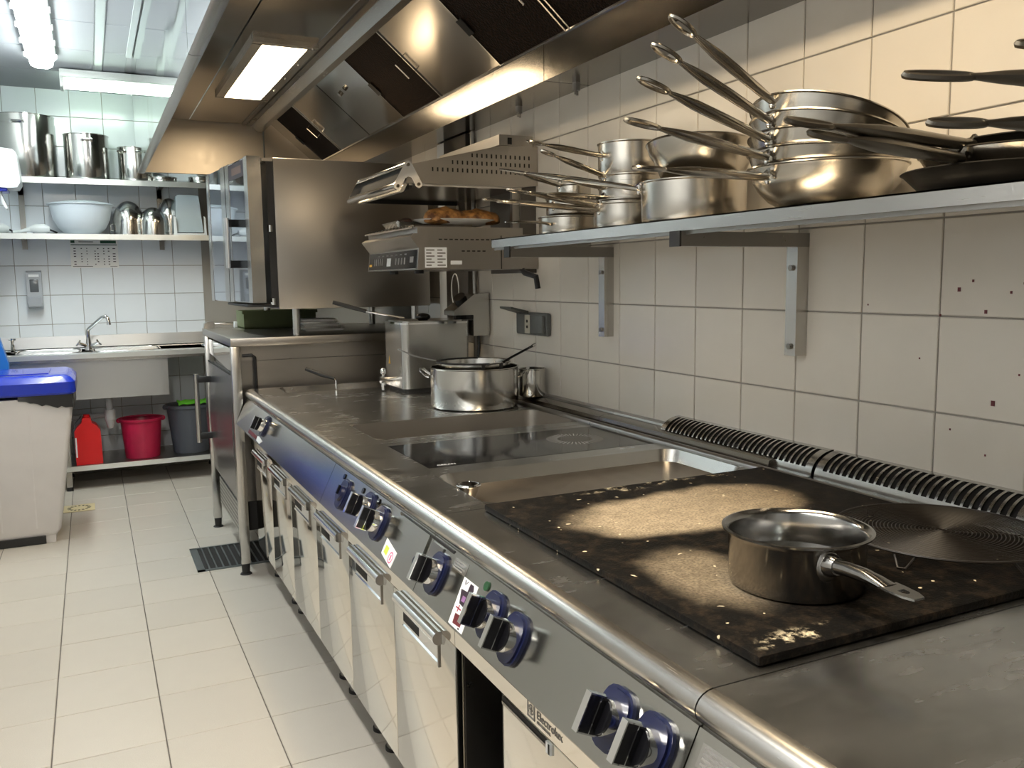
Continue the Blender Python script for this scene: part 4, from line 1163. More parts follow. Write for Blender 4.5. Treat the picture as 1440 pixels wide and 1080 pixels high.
# slots and plate on the near side
def side_q(xa, xb, za, zb, mat, nm): B(xa, xb, y0 - .0012, y0 - .0001, za, zb, nm, mat, sx)
m = MB()
for k in range(11): m.box(1.155 + k * .021, 1.168 + k * .021, y0 - .0012, y0, 1.482, 1.4865)
for k in range(5): m.box(1.245 + k * .021, 1.257 + k * .021, y0 - .0012, y0, 1.440, 1.4445)
m.build('vent_slot', 'dark_void', sx)['kind'] = 'stuff'
side_q(1.100, 1.185, 1.382, 1.455, 'sticker_white', 'rating_plate')
m = MB()
for j in range(6):
    for q in range(2): m.box(1.105 + q * .043, 1.105 + q * .043 + .02 + .012 * ((j + q) % 2), y0 - .0018, y0 - .0012, 1.388 + j * .011, 1.388 + j * .011 + .005)
m.build('plate_print', 'print_grey', sx)
side_q(1.200, 1.245, 1.393, 1.407, 'sticker_white', 'small_plate')
B(1.405, 1.408, y0 - .002, y0, 1.376, 1.500, 'seam', 'dark_void', sx)
# upper heated hood
MB().prism([(1.035, 1.682), (1.055, 1.748), (1.415, 1.832), (1.565, 1.834), (1.565, 1.690), (1.50, 1.682)], 'y', y0, y1).build('upper_body', 'steel_x', sx)
B(1.405, 1.545, y0 + .002, y1 - .002, 1.834, 1.872, 'top_box', 'steel_x', sx)
B(1.44, 1.456, y0 - .001, y0 + .003, 1.838, 1.862, 'cable_hole', 'dark_void', sx)
m = MB()
for row, (xa, n, z) in enumerate(((1.30, 13, 1.783), (1.21, 17, 1.755), (1.12, 21, 1.727))):
    for k in range(n):
        x = 1.545 - .0195 * k - .02
        m.box(x, x + .005, y0 - .0012, y0, z, z + .014)
m.build('vent_slot', 'dark_void', sx)['kind'] = 'stuff'
B(1.05, 1.50, y0 + .01, y1 - .01, 1.674, 1.682, 'heater_plate', 'steel', sx)
B(1.05, 1.50, y1 - .03, y1 - .008, 1.660, 1.675, 'heater_frame', 'dark_void', sx)
B(1.05, 1.062, y0 + .01, y1 - .03, 1.662, 1.675, 'heater_frame', 'dark_void', sx)
for yy in (y0 + .004, y1 - .010):
    m = MB().prism([(1.034, 1.755), (1.043, 1.760), (1.054, 1.755), (1.094, 1.682), (1.093, 1.671), (1.082, 1.664), (1.071, 1.670), (1.054, 1.700), (1.042, 1.703), (1.031, 1.696), (1.014, 1.662), (1.002, 1.655), (.990, 1.662), (.988, 1.674)], 'y', yy - .010, yy - .005)
    hp_ = m.build('handle_plate', 'chrome', sx)
    for xx, zz in ((1.043, 1.745), (1.003, 1.669), (1.081, 1.678)):
        MB().cyl((xx, yy - .010, zz), (xx, yy - .014, zz), .006, None, 10).build('bolt', 'iron_handle', hp_)
MB().cyl((1.001, y0, 1.670), (1.001, y1, 1.670), .014, None, 16).build('handle_bar', 'chrome', sx)
MB().cyl((1.043, y0, 1.748), (1.043, y1, 1.748), .009, None, 12).build('handle_bar', 'chrome', sx)
MB().prism([(1.024, 1.668), (1.046, 1.690), (1.050, 1.686), (1.032, 1.652), (1.020, 1.648)], 'y', y0 + .02, y1 - .04).build('deflector', 'steel', sx)
MB().prism([(1.030, 1.690), (1.049, 1.742), (1.052, 1.742), (1.034, 1.690)], 'y', y0 + .004, y1 - .004).build('front_shadow_plate', 'dark_void', sx)  # dark sheet painting the shade between the two handle bars
B(1.47, 1.50, y1 - .05, y1 - .02, 1.53, 1.69, 'lift_column', 'steel_dark', sx)
B(1.47, 1.50, y0 + .03, y0 + .05, 1.53, 1.69, 'lift_column', 'steel_dark', sx)
B(1.50, 1.5665, y0 + .02, y0 + .30, 1.36, 1.70, 'back_plate', 'wall_panel_dark', sx)
m = MB().tube([(1.50, 3.0, 1.375), (1.50, 2.975, 1.36), (1.525, 2.93, 1.345), (1.53, 2.925, 1.30)], .011, 10).build('cable_stub', 'black_rubber', sx)
# food on the deck
pt = thing('bread_platter', (1.3, 3.12, 1.541), 'white oval platter of browned loaves on the grill deck', 'plate')
Rm = Matrix.Diagonal((1.0, .62, 1))
MB().lathe([(0, 0), (.10, 0), (.125, .006), (.168, .020), (.171, .023), (.166, .023), (.122, .010), (0, .006)], (1.285, 3.13, 1.5415), 44, Rm).build('platter', 'white_ceramic', pt)
def loaf(c, rx, ry, rz, rot, label, name='bread_loaf', mat='bread', group=None):
    t = thing(name, c, label, 'bread' if mat == 'bread' else 'pastry', group)
    bm = bmesh.new(); bmesh.ops.create_icosphere(bm, subdivisions=3, radius=1)
    rng = random.Random(int(c[0] * 1e4))
    ph = [rng.uniform(0, 6) for _ in range(3)]
    for v in bm.verts:
        k = 1 + .06 * math.sin(9 * v.co.x + ph[0]) + .05 * math.sin(7 * v.co.y + ph[1])
        if v.co.z < 0: v.co.z *= .35
        v.co = Vector((v.co.x * rx * k, v.co.y * ry * k, v.co.z * rz * (k if v.co.z > 0 else 1)))
        v.co.rotate(Matrix.Rotation(rot, 3, 'Z')); v.co += Vector(c)
    m = MB(); bm.verts.index_update()
    m.add([v.co.copy() for v in bm.verts], [[v.index for v in f.verts] for f in bm.faces], True); bm.free()
    m.build('crust', mat, t)
    return t
loaf((1.232, 3.105, 1.560), .098, .056, .050, .25, 'browned loaf lying towards the aisle end of the platter')
loaf((1.362, 3.118, 1.560), .098, .056, .046, -.12, 'browned loaf lying towards the wall end of the platter')
tr = thing('pastry_tray', (1.12, 3.3, 1.542), 'crumpled foil tray with a chocolate pastry on the grill deck', 'tray')
m = MB()
n = 28; a = rrect(1.085, 1.20, 3.24, 3.46, .03, 6); b = rrect(1.10, 1.185, 3.255, 3.445, .025, 6); n = len(a)
m.add([(p[0], p[1], 1.5645 + .003 * math.sin(i * 2.4)) for i, p in enumerate(a)] + [(p[0], p[1], 1.5415) for p in b], [(i, (i + 1) % n, (i + 1) % n + n, i + n) for i in range(n)])
m.add([(p[0], p[1], 1.5415) for p in b], [tuple(range(n))])
m.build('foil', 'foil', tr)
loaf((1.142, 3.32, 1.548), .036, .075, .034, .1, 'dark chocolate pastry in the foil tray', 'chocolate_pastry', 'chocolate')
# ------------------------------------------------------------------ oven on its stand
st = thing('oven_stand', (1.02, 4.5, 0), 'steel table on square legs carrying the oven, holding cabinet slung below', 'stand')
B(.545, 1.52, 3.985, 5.05, 1.053, 1.090, 'table_top', 'steel_x', st, .003)
for xx, yy in ((.545, 3.985), (.535, 4.865), (1.46, 3.99), (1.46, 4.99)):
    lg = B(xx, xx + .042, yy, yy + .042, .055, 1.053, 'leg', 'steel_v', st, .003)
    m = MB().cyl((xx + .021, yy + .021, .008), (xx + .021, yy + .021, .055), .017, .020, 16).cyl((xx + .021, yy + .021, 0), (xx + .021, yy + .021, .009), .030, .024, 18)
    m.build('foot', 'black_rubber', lg)
B(.590, 1.50, 4.035, 4.045, .985, 1.053, 'apron', 'steel_x', st)
B(.660, 1.46, 4.040, 4.050, .80, .982, 'side_sheet', 'steel_x', st)
MB().tube([(.60, 4.03, 1.008), (.64, 4.02, 1.010), (.652, 4.02, 1.0), (.654, 4.022, .93), (.655, 4.022, .80)], .007, 8).build('cable', 'black_rubber', st)
hc = thing('holding_cabinet', (1.0, 4.5, .2), 'dark glossy heated cabinet with a long bar handle under the oven table', 'cabinet')
B(.585, 1.44, 4.052, 4.86, .33, 1.045, 'body', 'steel_dark', hc)
MB().prism([(4.034, .925), (4.034, 1.040), (5.00, 1.040), (5.00, .975), (4.80, .962), (4.4, .945)], 'x', .556, .584).build('fascia', 'steel_mirror', hc)
n = 9
arc = [(.556 - .016 * math.sin(math.pi * i / n), .335 + (.918 - .335) * i / n) for i in range(n + 1)]
dr = MB().prism(arc + [(.584, .918), (.584, .335)], 'y', 4.036, 5.02).build('door', 'door_glass', hc)
B(.545, .552, 4.04, 4.9, .921, .927, 'door_seam', 'dark_void', hc)
MB().cyl((.480, 4.86, .485), (.480, 4.86, .855), .013, None, 16).build('bar_handle', 'steel', dr)
for zz in (.52, .825):
    B(.484, .556, 4.845, 4.875, zz - .016, zz + .016, 'handle_mount', 'black_rubber', dr, .004)
B(.553, .562, 4.045, 4.70, .185, .325, 'perforated_grille', 'perforated', hc)
B(.562, 1.44, 4.06, 4.70, .19, .33, 'compressor_box', 'dark_void', hc)

ov = thing('combi_oven', (1.1, 4.4, 1.09), 'big steel combi oven on the far table, glass door standing slightly open', 'oven')
B(.765, 1.494, 3.99, 4.88, 1.214, 1.886, 'cabinet', 'steel_x', ov, .005)
B(.72, .765, 4.0, 4.87, 1.870, 1.884, 'top_flange', 'steel_x', ov)
B(.735, .765, 3.995, 4.86, 1.222, 1.868, 'seal', 'black_rubber', ov)
for zz in (1.235, 1.56): MB().cyl((.742, 3.995, zz), (.742, 3.995, zz + .03), .012, None, 12).build('hinge', 'chrome', ov)
for xx, yy in ((.856, 4.06), (1.44, 4.07), (.856, 4.80), (1.44, 4.80)):
    MB().cyl((xx, yy, 1.091), (xx, yy, 1.214), .018, None, 16).build('support_post', 'steel_v', ov)
A0, A1 = Vector((.648, 3.955)), Vector((.571, 4.745))
dd = (A1 - A0).normalized(); dn = Vector((dd.y, -dd.x))
def door_box(u0, u1, n0, n1, z0, z1, name, mat, parent, L=.794):
    p = [A0 + dd * (L * u) + dn * n for u, n in ((u0, n0), (u1, n0), (u1, n1), (u0, n1))]
    return MB().prism([(q.x, q.y) for q in p], 'z', z0, z1).build(name, mat, parent)
dr = door_box(0, 1, .006, .058, 1.246, 1.884, 'door', 'steel_v', ov)
for u0, u1, mt in ((0, .075, 'steel_v'), (.42, .50, 'steel_v'), (.515, .62, 'steel_v'), (.93, 1, 'steel_v')):
    door_box(u0, u1, -.002, .0062, 1.246, 1.884, 'door_frame', mt, dr)
door_box(.075, .42, 0, .0061, 1.25, 1.88, 'door_glass', 'glass_mirror', dr)
door_box(.62, .93, 0, .0061, 1.25, 1.88, 'door_glass', 'glass_mirror', dr)
door_box(.085, .41, -.0012, .0001, 1.805, 1.875, 'label_strip', 'print_dark', dr)
door_box(.13, .34, -.0018, -.0011, 1.823, 1.856, 'label_print', 'label_brown', dr)
q = A0 + dd * .20 - dn * .050
MB().cyl((q.x, q.y, 1.402), (q.x, q.y, 1.628), .013, None, 16).build('door_handle', 'steel_v', dr)
for zz in (1.415, 1.600):
    p = A0 + dd * .20
    MB().prism([(v.x, v.y) for v in (p - dd * .012 - dn * .05, p + dd * .012 - dn * .05, p + dd * .012, p - dd * .012)], 'z', zz - .012, zz + .022).build('handle_mount', 'black_gloss', dr)
B(.63, .78, 4.0, 4.62, 1.226, 1.238, 'drip_tray', 'black_rubber', ov, .003)
# things under the oven
ob = thing('olive_crate', (.87, 4.85, 1.09), 'olive green crate under the raised oven', 'crate')
m = MB(); basin(m, .72, 1.10, 4.72, 4.98, 1.185, .09, .02); m.build('crate_body', 'olive', ob)
B(.712, 1.108, 4.712, 4.72, 1.172, 1.188, 'crate_rim', 'olive', ob)
B(.72, 1.1, 4.72, 4.98, 1.0912, 1.10, 'crate_base', 'olive', ob)
m = MB().add([(.72, 4.72, 1.095), (1.10, 4.72, 1.095), (1.10, 4.72, 1.186), (.72, 4.72, 1.186)], [(0, 1, 2, 3)]).add([(.72, 4.72, 1.095), (.72, 4.98, 1.095), (.72, 4.98, 1.186), (.72, 4.72, 1.186)], [(0, 1, 2, 3)])
m.build('crate_side', 'olive', ob)
rl = thing('table_rail', (.7, 5.0, 1.09), 'short steel rail with two white clips at the far edge of the oven table', 'rail')
B(.60, .80, 4.985, 5.0, 1.106, 1.120, 'rail_bar', 'steel', rl, .004)
MB().prism([(.545, 1.0905), (.60, 1.0905), (.60, 1.126), (.565, 1.126), (.550, 1.116)], 'y', 4.97, 5.02).build('rail_end', 'steel', rl)
for xx, mt in ((.705, 'white_plastic'), (.742, 'black_rubber'), (.775, 'white_plastic')):
    B(xx, xx + .026, 4.96, 5.01, 1.0905, 1.122, 'clip', mt, rl, .003)
cols = ['paper', 'foil', 'white_ceramic', 'foil', 'paper']
for i in range(5):
    z = 1.0906 + .0118 * i
    w_ = .105 - .004 * i
    lab = ['lowest shallow tray of the small stack under the oven', 'second shallow tray from the bottom of the stack under the oven', 'middle shallow tray of the stack under the oven',
           'shallow tray just below the top one of the stack under the oven', 'topmost shallow tray of the stack under the oven'][i]
    t = thing('shallow_tray', (1.055, 4.42, z), lab, 'tray', 'shallow trays stacked under the oven')
    cx = 1.055 - .008 * i
    MB().prism([(cx - w_ * .85, z), (cx + w_ * .85, z), (cx + w_, z + .0105), (cx - w_, z + .0105)], 'y', 4.34, 4.50).build('tray_body', cols[i], t)
    B(cx - w_ - .006, cx + w_ + .006, 4.33, 4.51, z + .0105, z + .0115, 'tray_rim', cols[i], t)

# ------------------------------------------------------------------ far wall: shelves and what stands on them
def far_shelf(x0, x1, z, label):
    t = thing('far_shelf', ((x0 + x1) / 2, 6.57, z), label, 'shelf', 'steel shelves on the far wall')
    B(x0, x1, 6.40, 6.7375, z - .004, z, 'board', 'steel_far', t)
    B(x0, x1, 6.398, 6.402, z - .036, z, 'front_lip', 'far_shelf_steel', t)
    for xx in (-.375, .485):
        B(xx - .014, xx + .014, 6.44, 6.7375, z - .032, z - .005, 'bracket', 'steel_dark', t)
        B(xx - .016, xx + .016, 6.722, 6.7378, z - .09, z - .005, 'bracket_foot', 'steel_dark', t)
    return t
s1 = far_shelf(-.36, 1.05, 2.024, 'upper far wall shelf carrying the stockpots')
s2 = far_shelf(-.62, 1.05, 1.667, 'lower far wall shelf with the white bowl and steel domes')
for xx in (-.375, .485):
    B(xx - .017, xx + .017, 6.722, 6.7385, 1.671, 2.019, 'upright', 'steel_dark', s2)
def stock_pot(x, y, z, r, h, label, handles, cat='pot'):
    t = pot('stock_pot', (x, y, z), r, h, label, cat, None, None, 'stockpots on the upper far shelf', 'steel_pot', None, .003, .009, .005)
    for a in handles:
        d = Vector((math.cos(a), math.sin(a), 0)); s_ = Vector((-d.y, d.x, 0)); k = r * .20
        p = Vector((x, y, z + h * .86)) + d * (r - .001)
        MB().tube([p - s_ * k, p - s_ * k + d * .02, p - s_ * k * .7 + d * .03, p + s_ * k * .7 + d * .03, p + s_ * k + d * .02, p + s_ * k], .006, 8).build('loop_handle', 'chrome', t)
        for q in (-1, 1): MB().ball(p + s_ * k * q, .012, .006, .012, 8, 5).build('rivet_plate', 'chrome', t)
    return t
stock_pot(-.315, 6.565, 2.025, .172, .395, 'largest stockpot, at the near end of the upper far shelf', (-1.75, 1.4))
stock_pot(.038, 6.565, 2.025, .136, .295, 'medium stockpot between the largest one and the small lidded one', (-1.55, 1.6))
t = stock_pot(.335, 6.565, 2.025, .108, .228, 'small stockpot half hidden by the hood edge on the upper far shelf', (-2.4, .7))
pot('low_pan', (.505, 6.53, 2.025), .088, .036, 'low steel pan under the hood corner on the upper far shelf', 'pan', None, None, None, 'steel_pot')
pot('low_pan', (.76, 6.53, 2.025), .092, .045, 'low steel pan at the oven end of the upper far shelf', 'pan', None, None, None, 'steel_pot')
t = thing('salad_bowl', (-.02, 6.55, 1.668), 'big white plastic bowl on the lower far shelf', 'bowl')
MB().lathe([(0, 0), (.085, 0), (.105, .006), (.145, .045), (.172, .10), (.184, .16), (.192, .192), (.203, .196), (.203, .201), (.188, .200), (.178, .16), (.165, .10), (.138, .05), (.10, .012), (0, .008)], (-.02, 6.555, 1.668), 48).build('bowl', 'bowl_plastic', t)
MB().lathe([(.06, .226), (.10, .222), (.19, .206), (.188, .2035), (.06, .22)], (-.015, 6.56, 1.668), 40).build('lid', 'bowl_plastic', t)
def dome(x, y, r, h, label):
    t = thing('upturned_bowl', (x, y, 1.668), label, 'bowl', 'upturned steel bowls on the lower far shelf')
    prof = [(r * 1.03, 0), (r * 1.03, .004), (r, .005)] + [(r * math.cos(a), h * .42 + h * .58 * math.sin(a)) for a in [math.radians(d) for d in range(0, 91, 9)]]
    MB().lathe(prof, (x, y, 1.668), 40).build('bowl', 'steel_pot', t)
    for s in (-1, 1):
        MB().tube([(x + s * r, y - .03, 1.695), (x + s * (r + .016), y - .03, 1.70), (x + s * (r + .016), y - .03, 1.735), (x + s * r, y - .03, 1.742)], .003, 6).build('side_ring', 'steel', t)
dome(.270, 6.555, .100, .232, 'dark shining upturned bowl next to the white plastic bowl')
dome(.421, 6.50, .089, .190, 'smallest bright upturned bowl, in front of the two taller ones')
dome(.540, 6.645, .082, .268, 'tallest upturned bowl, half hidden behind the clear container')
t = thing('clear_container', (.65, 6.53, 1.668), 'pale translucent tub turned upside down in a white rack', 'container')
MB().prism([(.558, 1.690), (.742, 1.690), (.722, 1.936), (.710, 1.944), (.585, 1.944), (.574, 1.936)], 'y', 6.47, 6.62).build('tub', 'clear_plastic', t)
m = MB()
m.box(.548, .762, 6.45, 6.64, 1.6685, 1.682); 
for a, b in ((.548, .568), (.746, .762)): m.prism([(a, 1.682), (b, 1.682), (b - .004, 1.79), (a + .002, 1.80)], 'y', 6.45, 6.462)
m.build('rack', 'white_plastic', t)
def hand_blender(x, y, label, rot):
    t = thing('hand_mixer', (x, y, 1.668), label, 'mixer', 'white hand mixers on the lower far shelf')
    c, s = math.cos(rot), math.sin(rot)
    def P(a, b, z): return Vector((x + a * c - b * s, y + a * s + b * c, 1.668 + z))
    MB().tube([P(-.06, 0, .03), P(-.03, 0, .034), P(.02, 0, .034), P(.055, 0, .03)], [.018, .031, .033, .018], 14).build('motor_body', 'white_plastic', t)
    MB().tube([P(-.06, 0, .03), P(-.11, 0, .018), P(-.16, 0, .012)], [.016, .011, .010], 10).build('shaft', 'white_plastic', t)
    MB().tube([P(.055, 0, .028), P(.09, .03, .012), P(.07, .09, .008), P(-.02, .08, .008), P(-.06, .10, .008)], .006, 6).build('cord', 'black_rubber', t)
hand_blender(-.500, 6.52, 'white hand mixer at the aisle end of the lower far shelf', .15)
hand_blender(-.265, 6.50, 'white hand mixer lying with its cord beside the big white bowl', -.1)
# soap dispenser, calendar
t = thing('soap_dispenser', (-.335, 6.70, 1.30), 'grey wall soap dispenser with a little window above the sink', 'dispenser')
MB().prism([(6.735, 1.183), (6.66, 1.190), (6.645, 1.215), (6.655, 1.30), (6.66, 1.42), (6.69, 1.434), (6.735, 1.434)], 'x', -.381, -.289).build('housing', 'grey_soap', t)
B(-.361, -.309, 6.650, 6.66, 1.290, 1.375, 'window', 'soap_window', t, .004)
B(-.366, -.304, 6.652, 6.662, 1.391, 1.408, 'label_strip', 'sticker_white', t)
MB().prism([(6.66, 1.185), (6.640, 1.195), (6.640, 1.255), (6.655, 1.27)], 'x', -.375, -.295).build('push_lever', 'grey_soap', t)
t = thing('wall_chart', (.045, 6.735, 1.55), 'printed white chart with a green header on the far wall tiles', 'poster')
B(-.105, .195, 6.7365, 6.7385, 1.452, 1.650, 'sheet', 'paper', t)
B(-.10, .19, 6.7358, 6.7366, 1.607, 1.613, 'header_band', 'print_green', t)
B(.085, .185, 6.7358, 6.7366, 1.620, 1.640, 'header_band', 'print_green', t)
B(-.10, -.075, 6.7358, 6.7366, 1.622, 1.640, 'header_mark', 'print_green', t)
m = MB()
m.box(-.05, .04, 6.7358, 6.7366, 1.628, 1.633); m.box(-.095, .03, 6.7358, 6.7366, 1.460, 1.464); m.box(.14, .185, 6.7358, 6.7366, 1.460, 1.463)
for r_ in range(7):
    for xx, wd in ((-.085, .014), (-.04, .008), (-.005, .006), (.045, .008), (.062, .010), (.10, .008), (.13, .010), (.16, .018)):
        if (r_ * 7 + int(xx * 100)) % 5 != 1:
            m.box(xx, xx + wd, 6.7358, 6.7366, 1.474 + .018 * r_, 1.474 + .018 * r_ + .006)
m.build('printed_figures', 'print_dark', t)['kind'] = 'stuff'
# paper towel dispenser on the left wall
t = thing('towel_dispenser', (-.5, 5.83, 2.0), 'white rounded paper towel dispenser with a strip of paper hanging out', 'dispenser')
MB().prism([(-.659, 1.905), (-.659, 2.10), (-.40, 2.106), (-.345, 2.10), (-.330, 2.085), (-.318, 1.95), (-.318, 1.915), (-.335, 1.890), (-.38, 1.885)], 'y', 5.72, 5.94, True).build('shell', 'white_plastic', t)
B(-.655, -.385, 5.735, 5.925, 1.868, 1.886, 'blue_base', 'bin_lid', t, .006)
MB().prism([(-.430, 1.87), (-.425, 1.87), (-.400, 1.80), (-.393, 1.775), (-.402, 1.772), (-.418, 1.80)], 'y', 5.78, 5.88).build('paper_strip', 'paper', t)

# ------------------------------------------------------------------ sink unit
sk = thing('sink_unit', (.1, 6.42, 0), 'steel double sink table with a splashback along the far wall', 'sink')
top_plate(MB(), -.62, .76, 6.135, 6.72, [(-.44, -.09, 6.27, 6.60), (.005, .395, 6.27, 6.60)], .892, .899).build('worktop', 'steel_far', sk)
MB().prism([(6.135, .899), (6.132, .897), (6.132, .868), (6.138, .868), (6.142, .894)], 'x', -.62, .76).build('front_lip', 'far_shelf_steel', sk)
B(-.62, .76, 6.135, 6.150, .850, .868, 'under_rail', 'steel', sk)
MB().prism([(6.720, .899), (6.708, .905), (6.716, .984), (6.737, .984), (6.737, .899)], 'x', -.62, .76).build('splashback', 'steel_far', sk)
for x0, x1 in ((-.44, -.09), (.005, .395)):
    bs = basin(MB(), x0, x1, 6.27, 6.60, .899, .16, .05).build('basin', 'steel', sk)
    a = rrect(x0 - .012, x1 + .012, 6.258, 6.612, .055, 5)
    MB().tube([(p[0], p[1], .900) for p in a], .004, 6, True).build('basin_rim', 'steel', bs)
B(-.60, .435, 6.175, 6.185, .600, .850, 'apron', 'steel_far', sk)
B(.400, .436, 6.172, 6.178, .600, .850, 'apron_corner', 'steel_far', sk)
B(.430, .436, 6.178, 6.64, .600, .850, 'apron_side', 'steel', sk)
B(-.60, .76, 6.19, 6.70, .150, .163, 'lower_shelf', 'steel_dark', sk)
B(-.60, .76, 6.186, 6.192, .132, .165, 'shelf_lip', 'far_shelf_steel', sk)
for xx in (-.60, -.215, .715):
    for yy in (6.195, 6.655):
        lg = B(xx, xx + .036, yy, yy + .036, .03, .892 if xx != -.215 else .6, 'leg', 'steel_v', sk)
        MB().cyl((xx + .018, yy + .018, 0), (xx + .018, yy + .018, .032), .022, .016, 14).build('foot', 'black_rubber', lg)
m = MB().cyl((.068, 6.30, .60), (.068, 6.30, .505), .020, None, 14).cyl((.068, 6.30, .51), (.068, 6.30, .44), .034, None, 16).cyl((.068, 6.30, .44), (.068, 6.30, .385), .033, .018, 16)
m.build('drain_trap', 'trap_grey', sk)
m = MB().tube([(.068, 6.31, .46), (.068, 6.40, .46), (-.15, 6.5, .44), (-.5, 6.6, .42)], .018, 8)
m.build('waste_pipe', 'trap_grey', sk)
tp = thing('mixer_tap', (-.03, 6.44, .90), 'chrome mixer tap with cross handles and an angled spout over the sink', 'tap')
MB().cyl((-.030, 6.44, .8995), (-.030, 6.44, .935), .026, .018, 18).cyl((-.030, 6.44, .935), (-.030, 6.44, .985), .018, .013, 16).build('body', 'chrome', tp)
MB().tube([(-.030, 6.44, .98), (-.032, 6.44, 1.028), (-.026, 6.437, 1.040), (.060, 6.40, 1.118), (.082, 6.39, 1.125), (.094, 6.385, 1.112), (.100, 6.384, 1.085), (.100, 6.384, 1.068)], [.012, .012, .012, .011, .012, .012, .012, .014], 12).build('spout', 'chrome', tp)
for s in (-1, 1):
    h = MB().cyl((-.030, 6.44, .925), (-.030 + s * .060, 6.425, .950), .012, .010, 12).build('valve', 'chrome', tp)
    e = Vector((-.030 + s * .060, 6.425, .950))
    MB().tube([e + Vector((-s * .01, 0, .020)), e, e + Vector((s * .016, 0, -.016))], .006, 8).tube([e + Vector((0, -.02, 0)), e + Vector((0, .02, 0))], .006, 8).build('cross_handle', 'chrome', h)
tp = thing('small_tap', (-.475, 6.44, .90), 'small dark chrome tap at the bin end of the sink', 'tap')
m = MB().cyl((-.475, 6.46, .8995), (-.475, 6.46, .955), .014, .011, 14).tube([(-.475, 6.46, .93), (-.475, 6.42, .935), (-.475, 6.40, .915)], .010, 10).cyl((-.475, 6.46, .955), (-.475, 6.46, .985), .007, .012, 12)
m.build('body', 'chrome', tp)
MB().tube([(-.495, 6.46, .988), (-.455, 6.46, .988)], .006, 8).tube([(-.475, 6.44, .988), (-.475, 6.48, .988)], .006, 8).build('cross_handle', 'chrome', tp)
t = thing('scouring_pad', (.70, 6.30, .90), 'small pale scouring pad on the sink edge by the oven table', 'pad')
MB().ball((.700, 6.28, .914), .035, .03, .015).build('pad', 'foil', t)
# under the sink
t = thing('red_jerrycan', (-.073, 6.29, .164), 'red plastic canister under the sink with a white side label', 'canister')
MB().prism([(-.150, .164), (-.146, .1635), (.004, .1635), (.008, .168), (.004, .385), (-.020, .420), (-.045, .436), (-.05, .470), (-.098, .470), (-.105, .440), (-.135, .410), (-.150, .385)], 'y', 6.23, 6.36, True).build('canister', 'red_plastic', t)
MB().cyl((-.074, 6.295, .468), (-.074, 6.295, .488), .020, None, 14).build('cap', 'red_plastic', t)
B(-.148, -.139, 6.2285, 6.2305, .215, .345, 'side_label', 'sticker_white', t)
MB().prism([(-.147, .17), (-.153, .17), (-.158, .385), (-.140, .432), (-.10, .482), (-.104, .472)], 'y', 6.30, 6.37).build('handle_rib', 'grey_bucket', t)
def bucket(name, x, y, z, rb, rt, h, mat, label, bail=True):
    t = thing(name, (x, y, z), label, 'bucket')
    MB().lathe([(0, 0), (rb, 0), (rb + .002, .006), (rt - .004, h * .93), (rt + .006, h * .94), (rt + .008, h), (rt + .001, h), (rt - .008, h * .93), (rb - .004, .008), (0, .006)], (x, y, z), 40).build('pail', mat, t)
    for s in (-1, 1): MB().ball((x + s * (rt + .004), y, z + h * .95), .018, .014, .018, 10, 6).build('lug', mat, t)
    if bail: MB().tube([(x + math.cos(a) * (rt + .008), y + .03 * math.sin(a) * 3, z + h * .95 + .012 + .0 * math.sin(a)) for a in [math.pi * i / 16 for i in range(17)]], .004, 6).build('bail_handle', mat, t)
    return t
bucket('pink_bucket', .258, 6.365, .164, .108, .134, .268, 'pink_bucket', 'crimson plastic bucket with pale streaks under the sink')
bucket('grey_bucket', .578, 6.41, .164, .118, .155, .335, 'grey_bucket', 'dark grey bucket under the sink with a green cloth on top')
t = thing('green_cloth', (.59, 6.39, .50), 'bright green cloth lying over the grey bucket', 'cloth')
m = MB()
n = 8
vs = [(.50 + .22 * i / n, 6.31 + .16 * j / n, .5015 + .012 * abs(math.sin(i * 1.3 + j * .7)) + .012 * math.sin(j * 1.1) ** 2) for i in range(n + 1) for j in range(n + 1)]
m.add(vs, [(i * (n + 1) + j, (i + 1) * (n + 1) + j, (i + 1) * (n + 1) + j + 1, i * (n + 1) + j + 1) for i in range(n) for j in range(n)], True)
m.add([(a, b, c - .004) for a, b, c in vs], [(i * (n + 1) + j, i * (n + 1) + j + 1, (i + 1) * (n + 1) + j + 1, (i + 1) * (n + 1) + j) for i in range(n) for j in range(n)], True)
m.build('cloth', 'green_cloth', t)

# ------------------------------------------------------------------ waste bin, floor drains
bn = thing('waste_bin', (-.40, 5.2, .004), 'tall pale waste bin with a blue lid and a black liner showing', 'bin')
vs = []
for z, x0, x1, y0, y1 in ((.045, -.575, -.232, 4.985, 5.40), (.075, -.595, -.212, 4.970, 5.42), (.70, -.645, -.122, 4.945, 5.47), (.765, -.648, -.114, 4.940, 5.475)):
    vs += [(p[0], p[1], z) for p in rrect(x0, x1, y0, y1, .025, 4)]
n = len(vs) // 4
m = MB().add(vs, [(k * n + i, k * n + (i + 1) % n, (k + 1) * n + (i + 1) % n, (k + 1) * n + i) for k in range(3) for i in range(n)])
m.add(vs[:n], [tuple(range(n))[::-1]]); m.add(vs[3 * n:], [tuple(range(n))])
m.build('body', 'bin_body', bn)
for xx in (-.48, -.325):
    MB().add([(xx, 4.968, .09), (xx + .006, 4.968, .09), (xx + .0085, 4.9405, .70), (xx + .0025, 4.9405, .70), (xx, 4.98, .09), (xx + .006, 4.98, .09), (xx + .0085, 4.95, .70), (xx + .0025, 4.95, .70)],
             [(0, 1, 2, 3), (0, 3, 7, 4), (1, 5, 6, 2)]).build('rib', 'bin_body', bn)
B(-.64, -.285, 4.972, 5.40, .006, .046, 'wheel_base', 'bag_black', bn)
B(-.285, -.24, 4.99, 5.38, .0042, .05, 'foot', 'bin_body', bn)
m = MB()
rng = random.Random(3)
pts = [(-.118, 4.930 + .0, .767)] 
xs = [-.36 + .245 * i / 14 for i in range(15)]
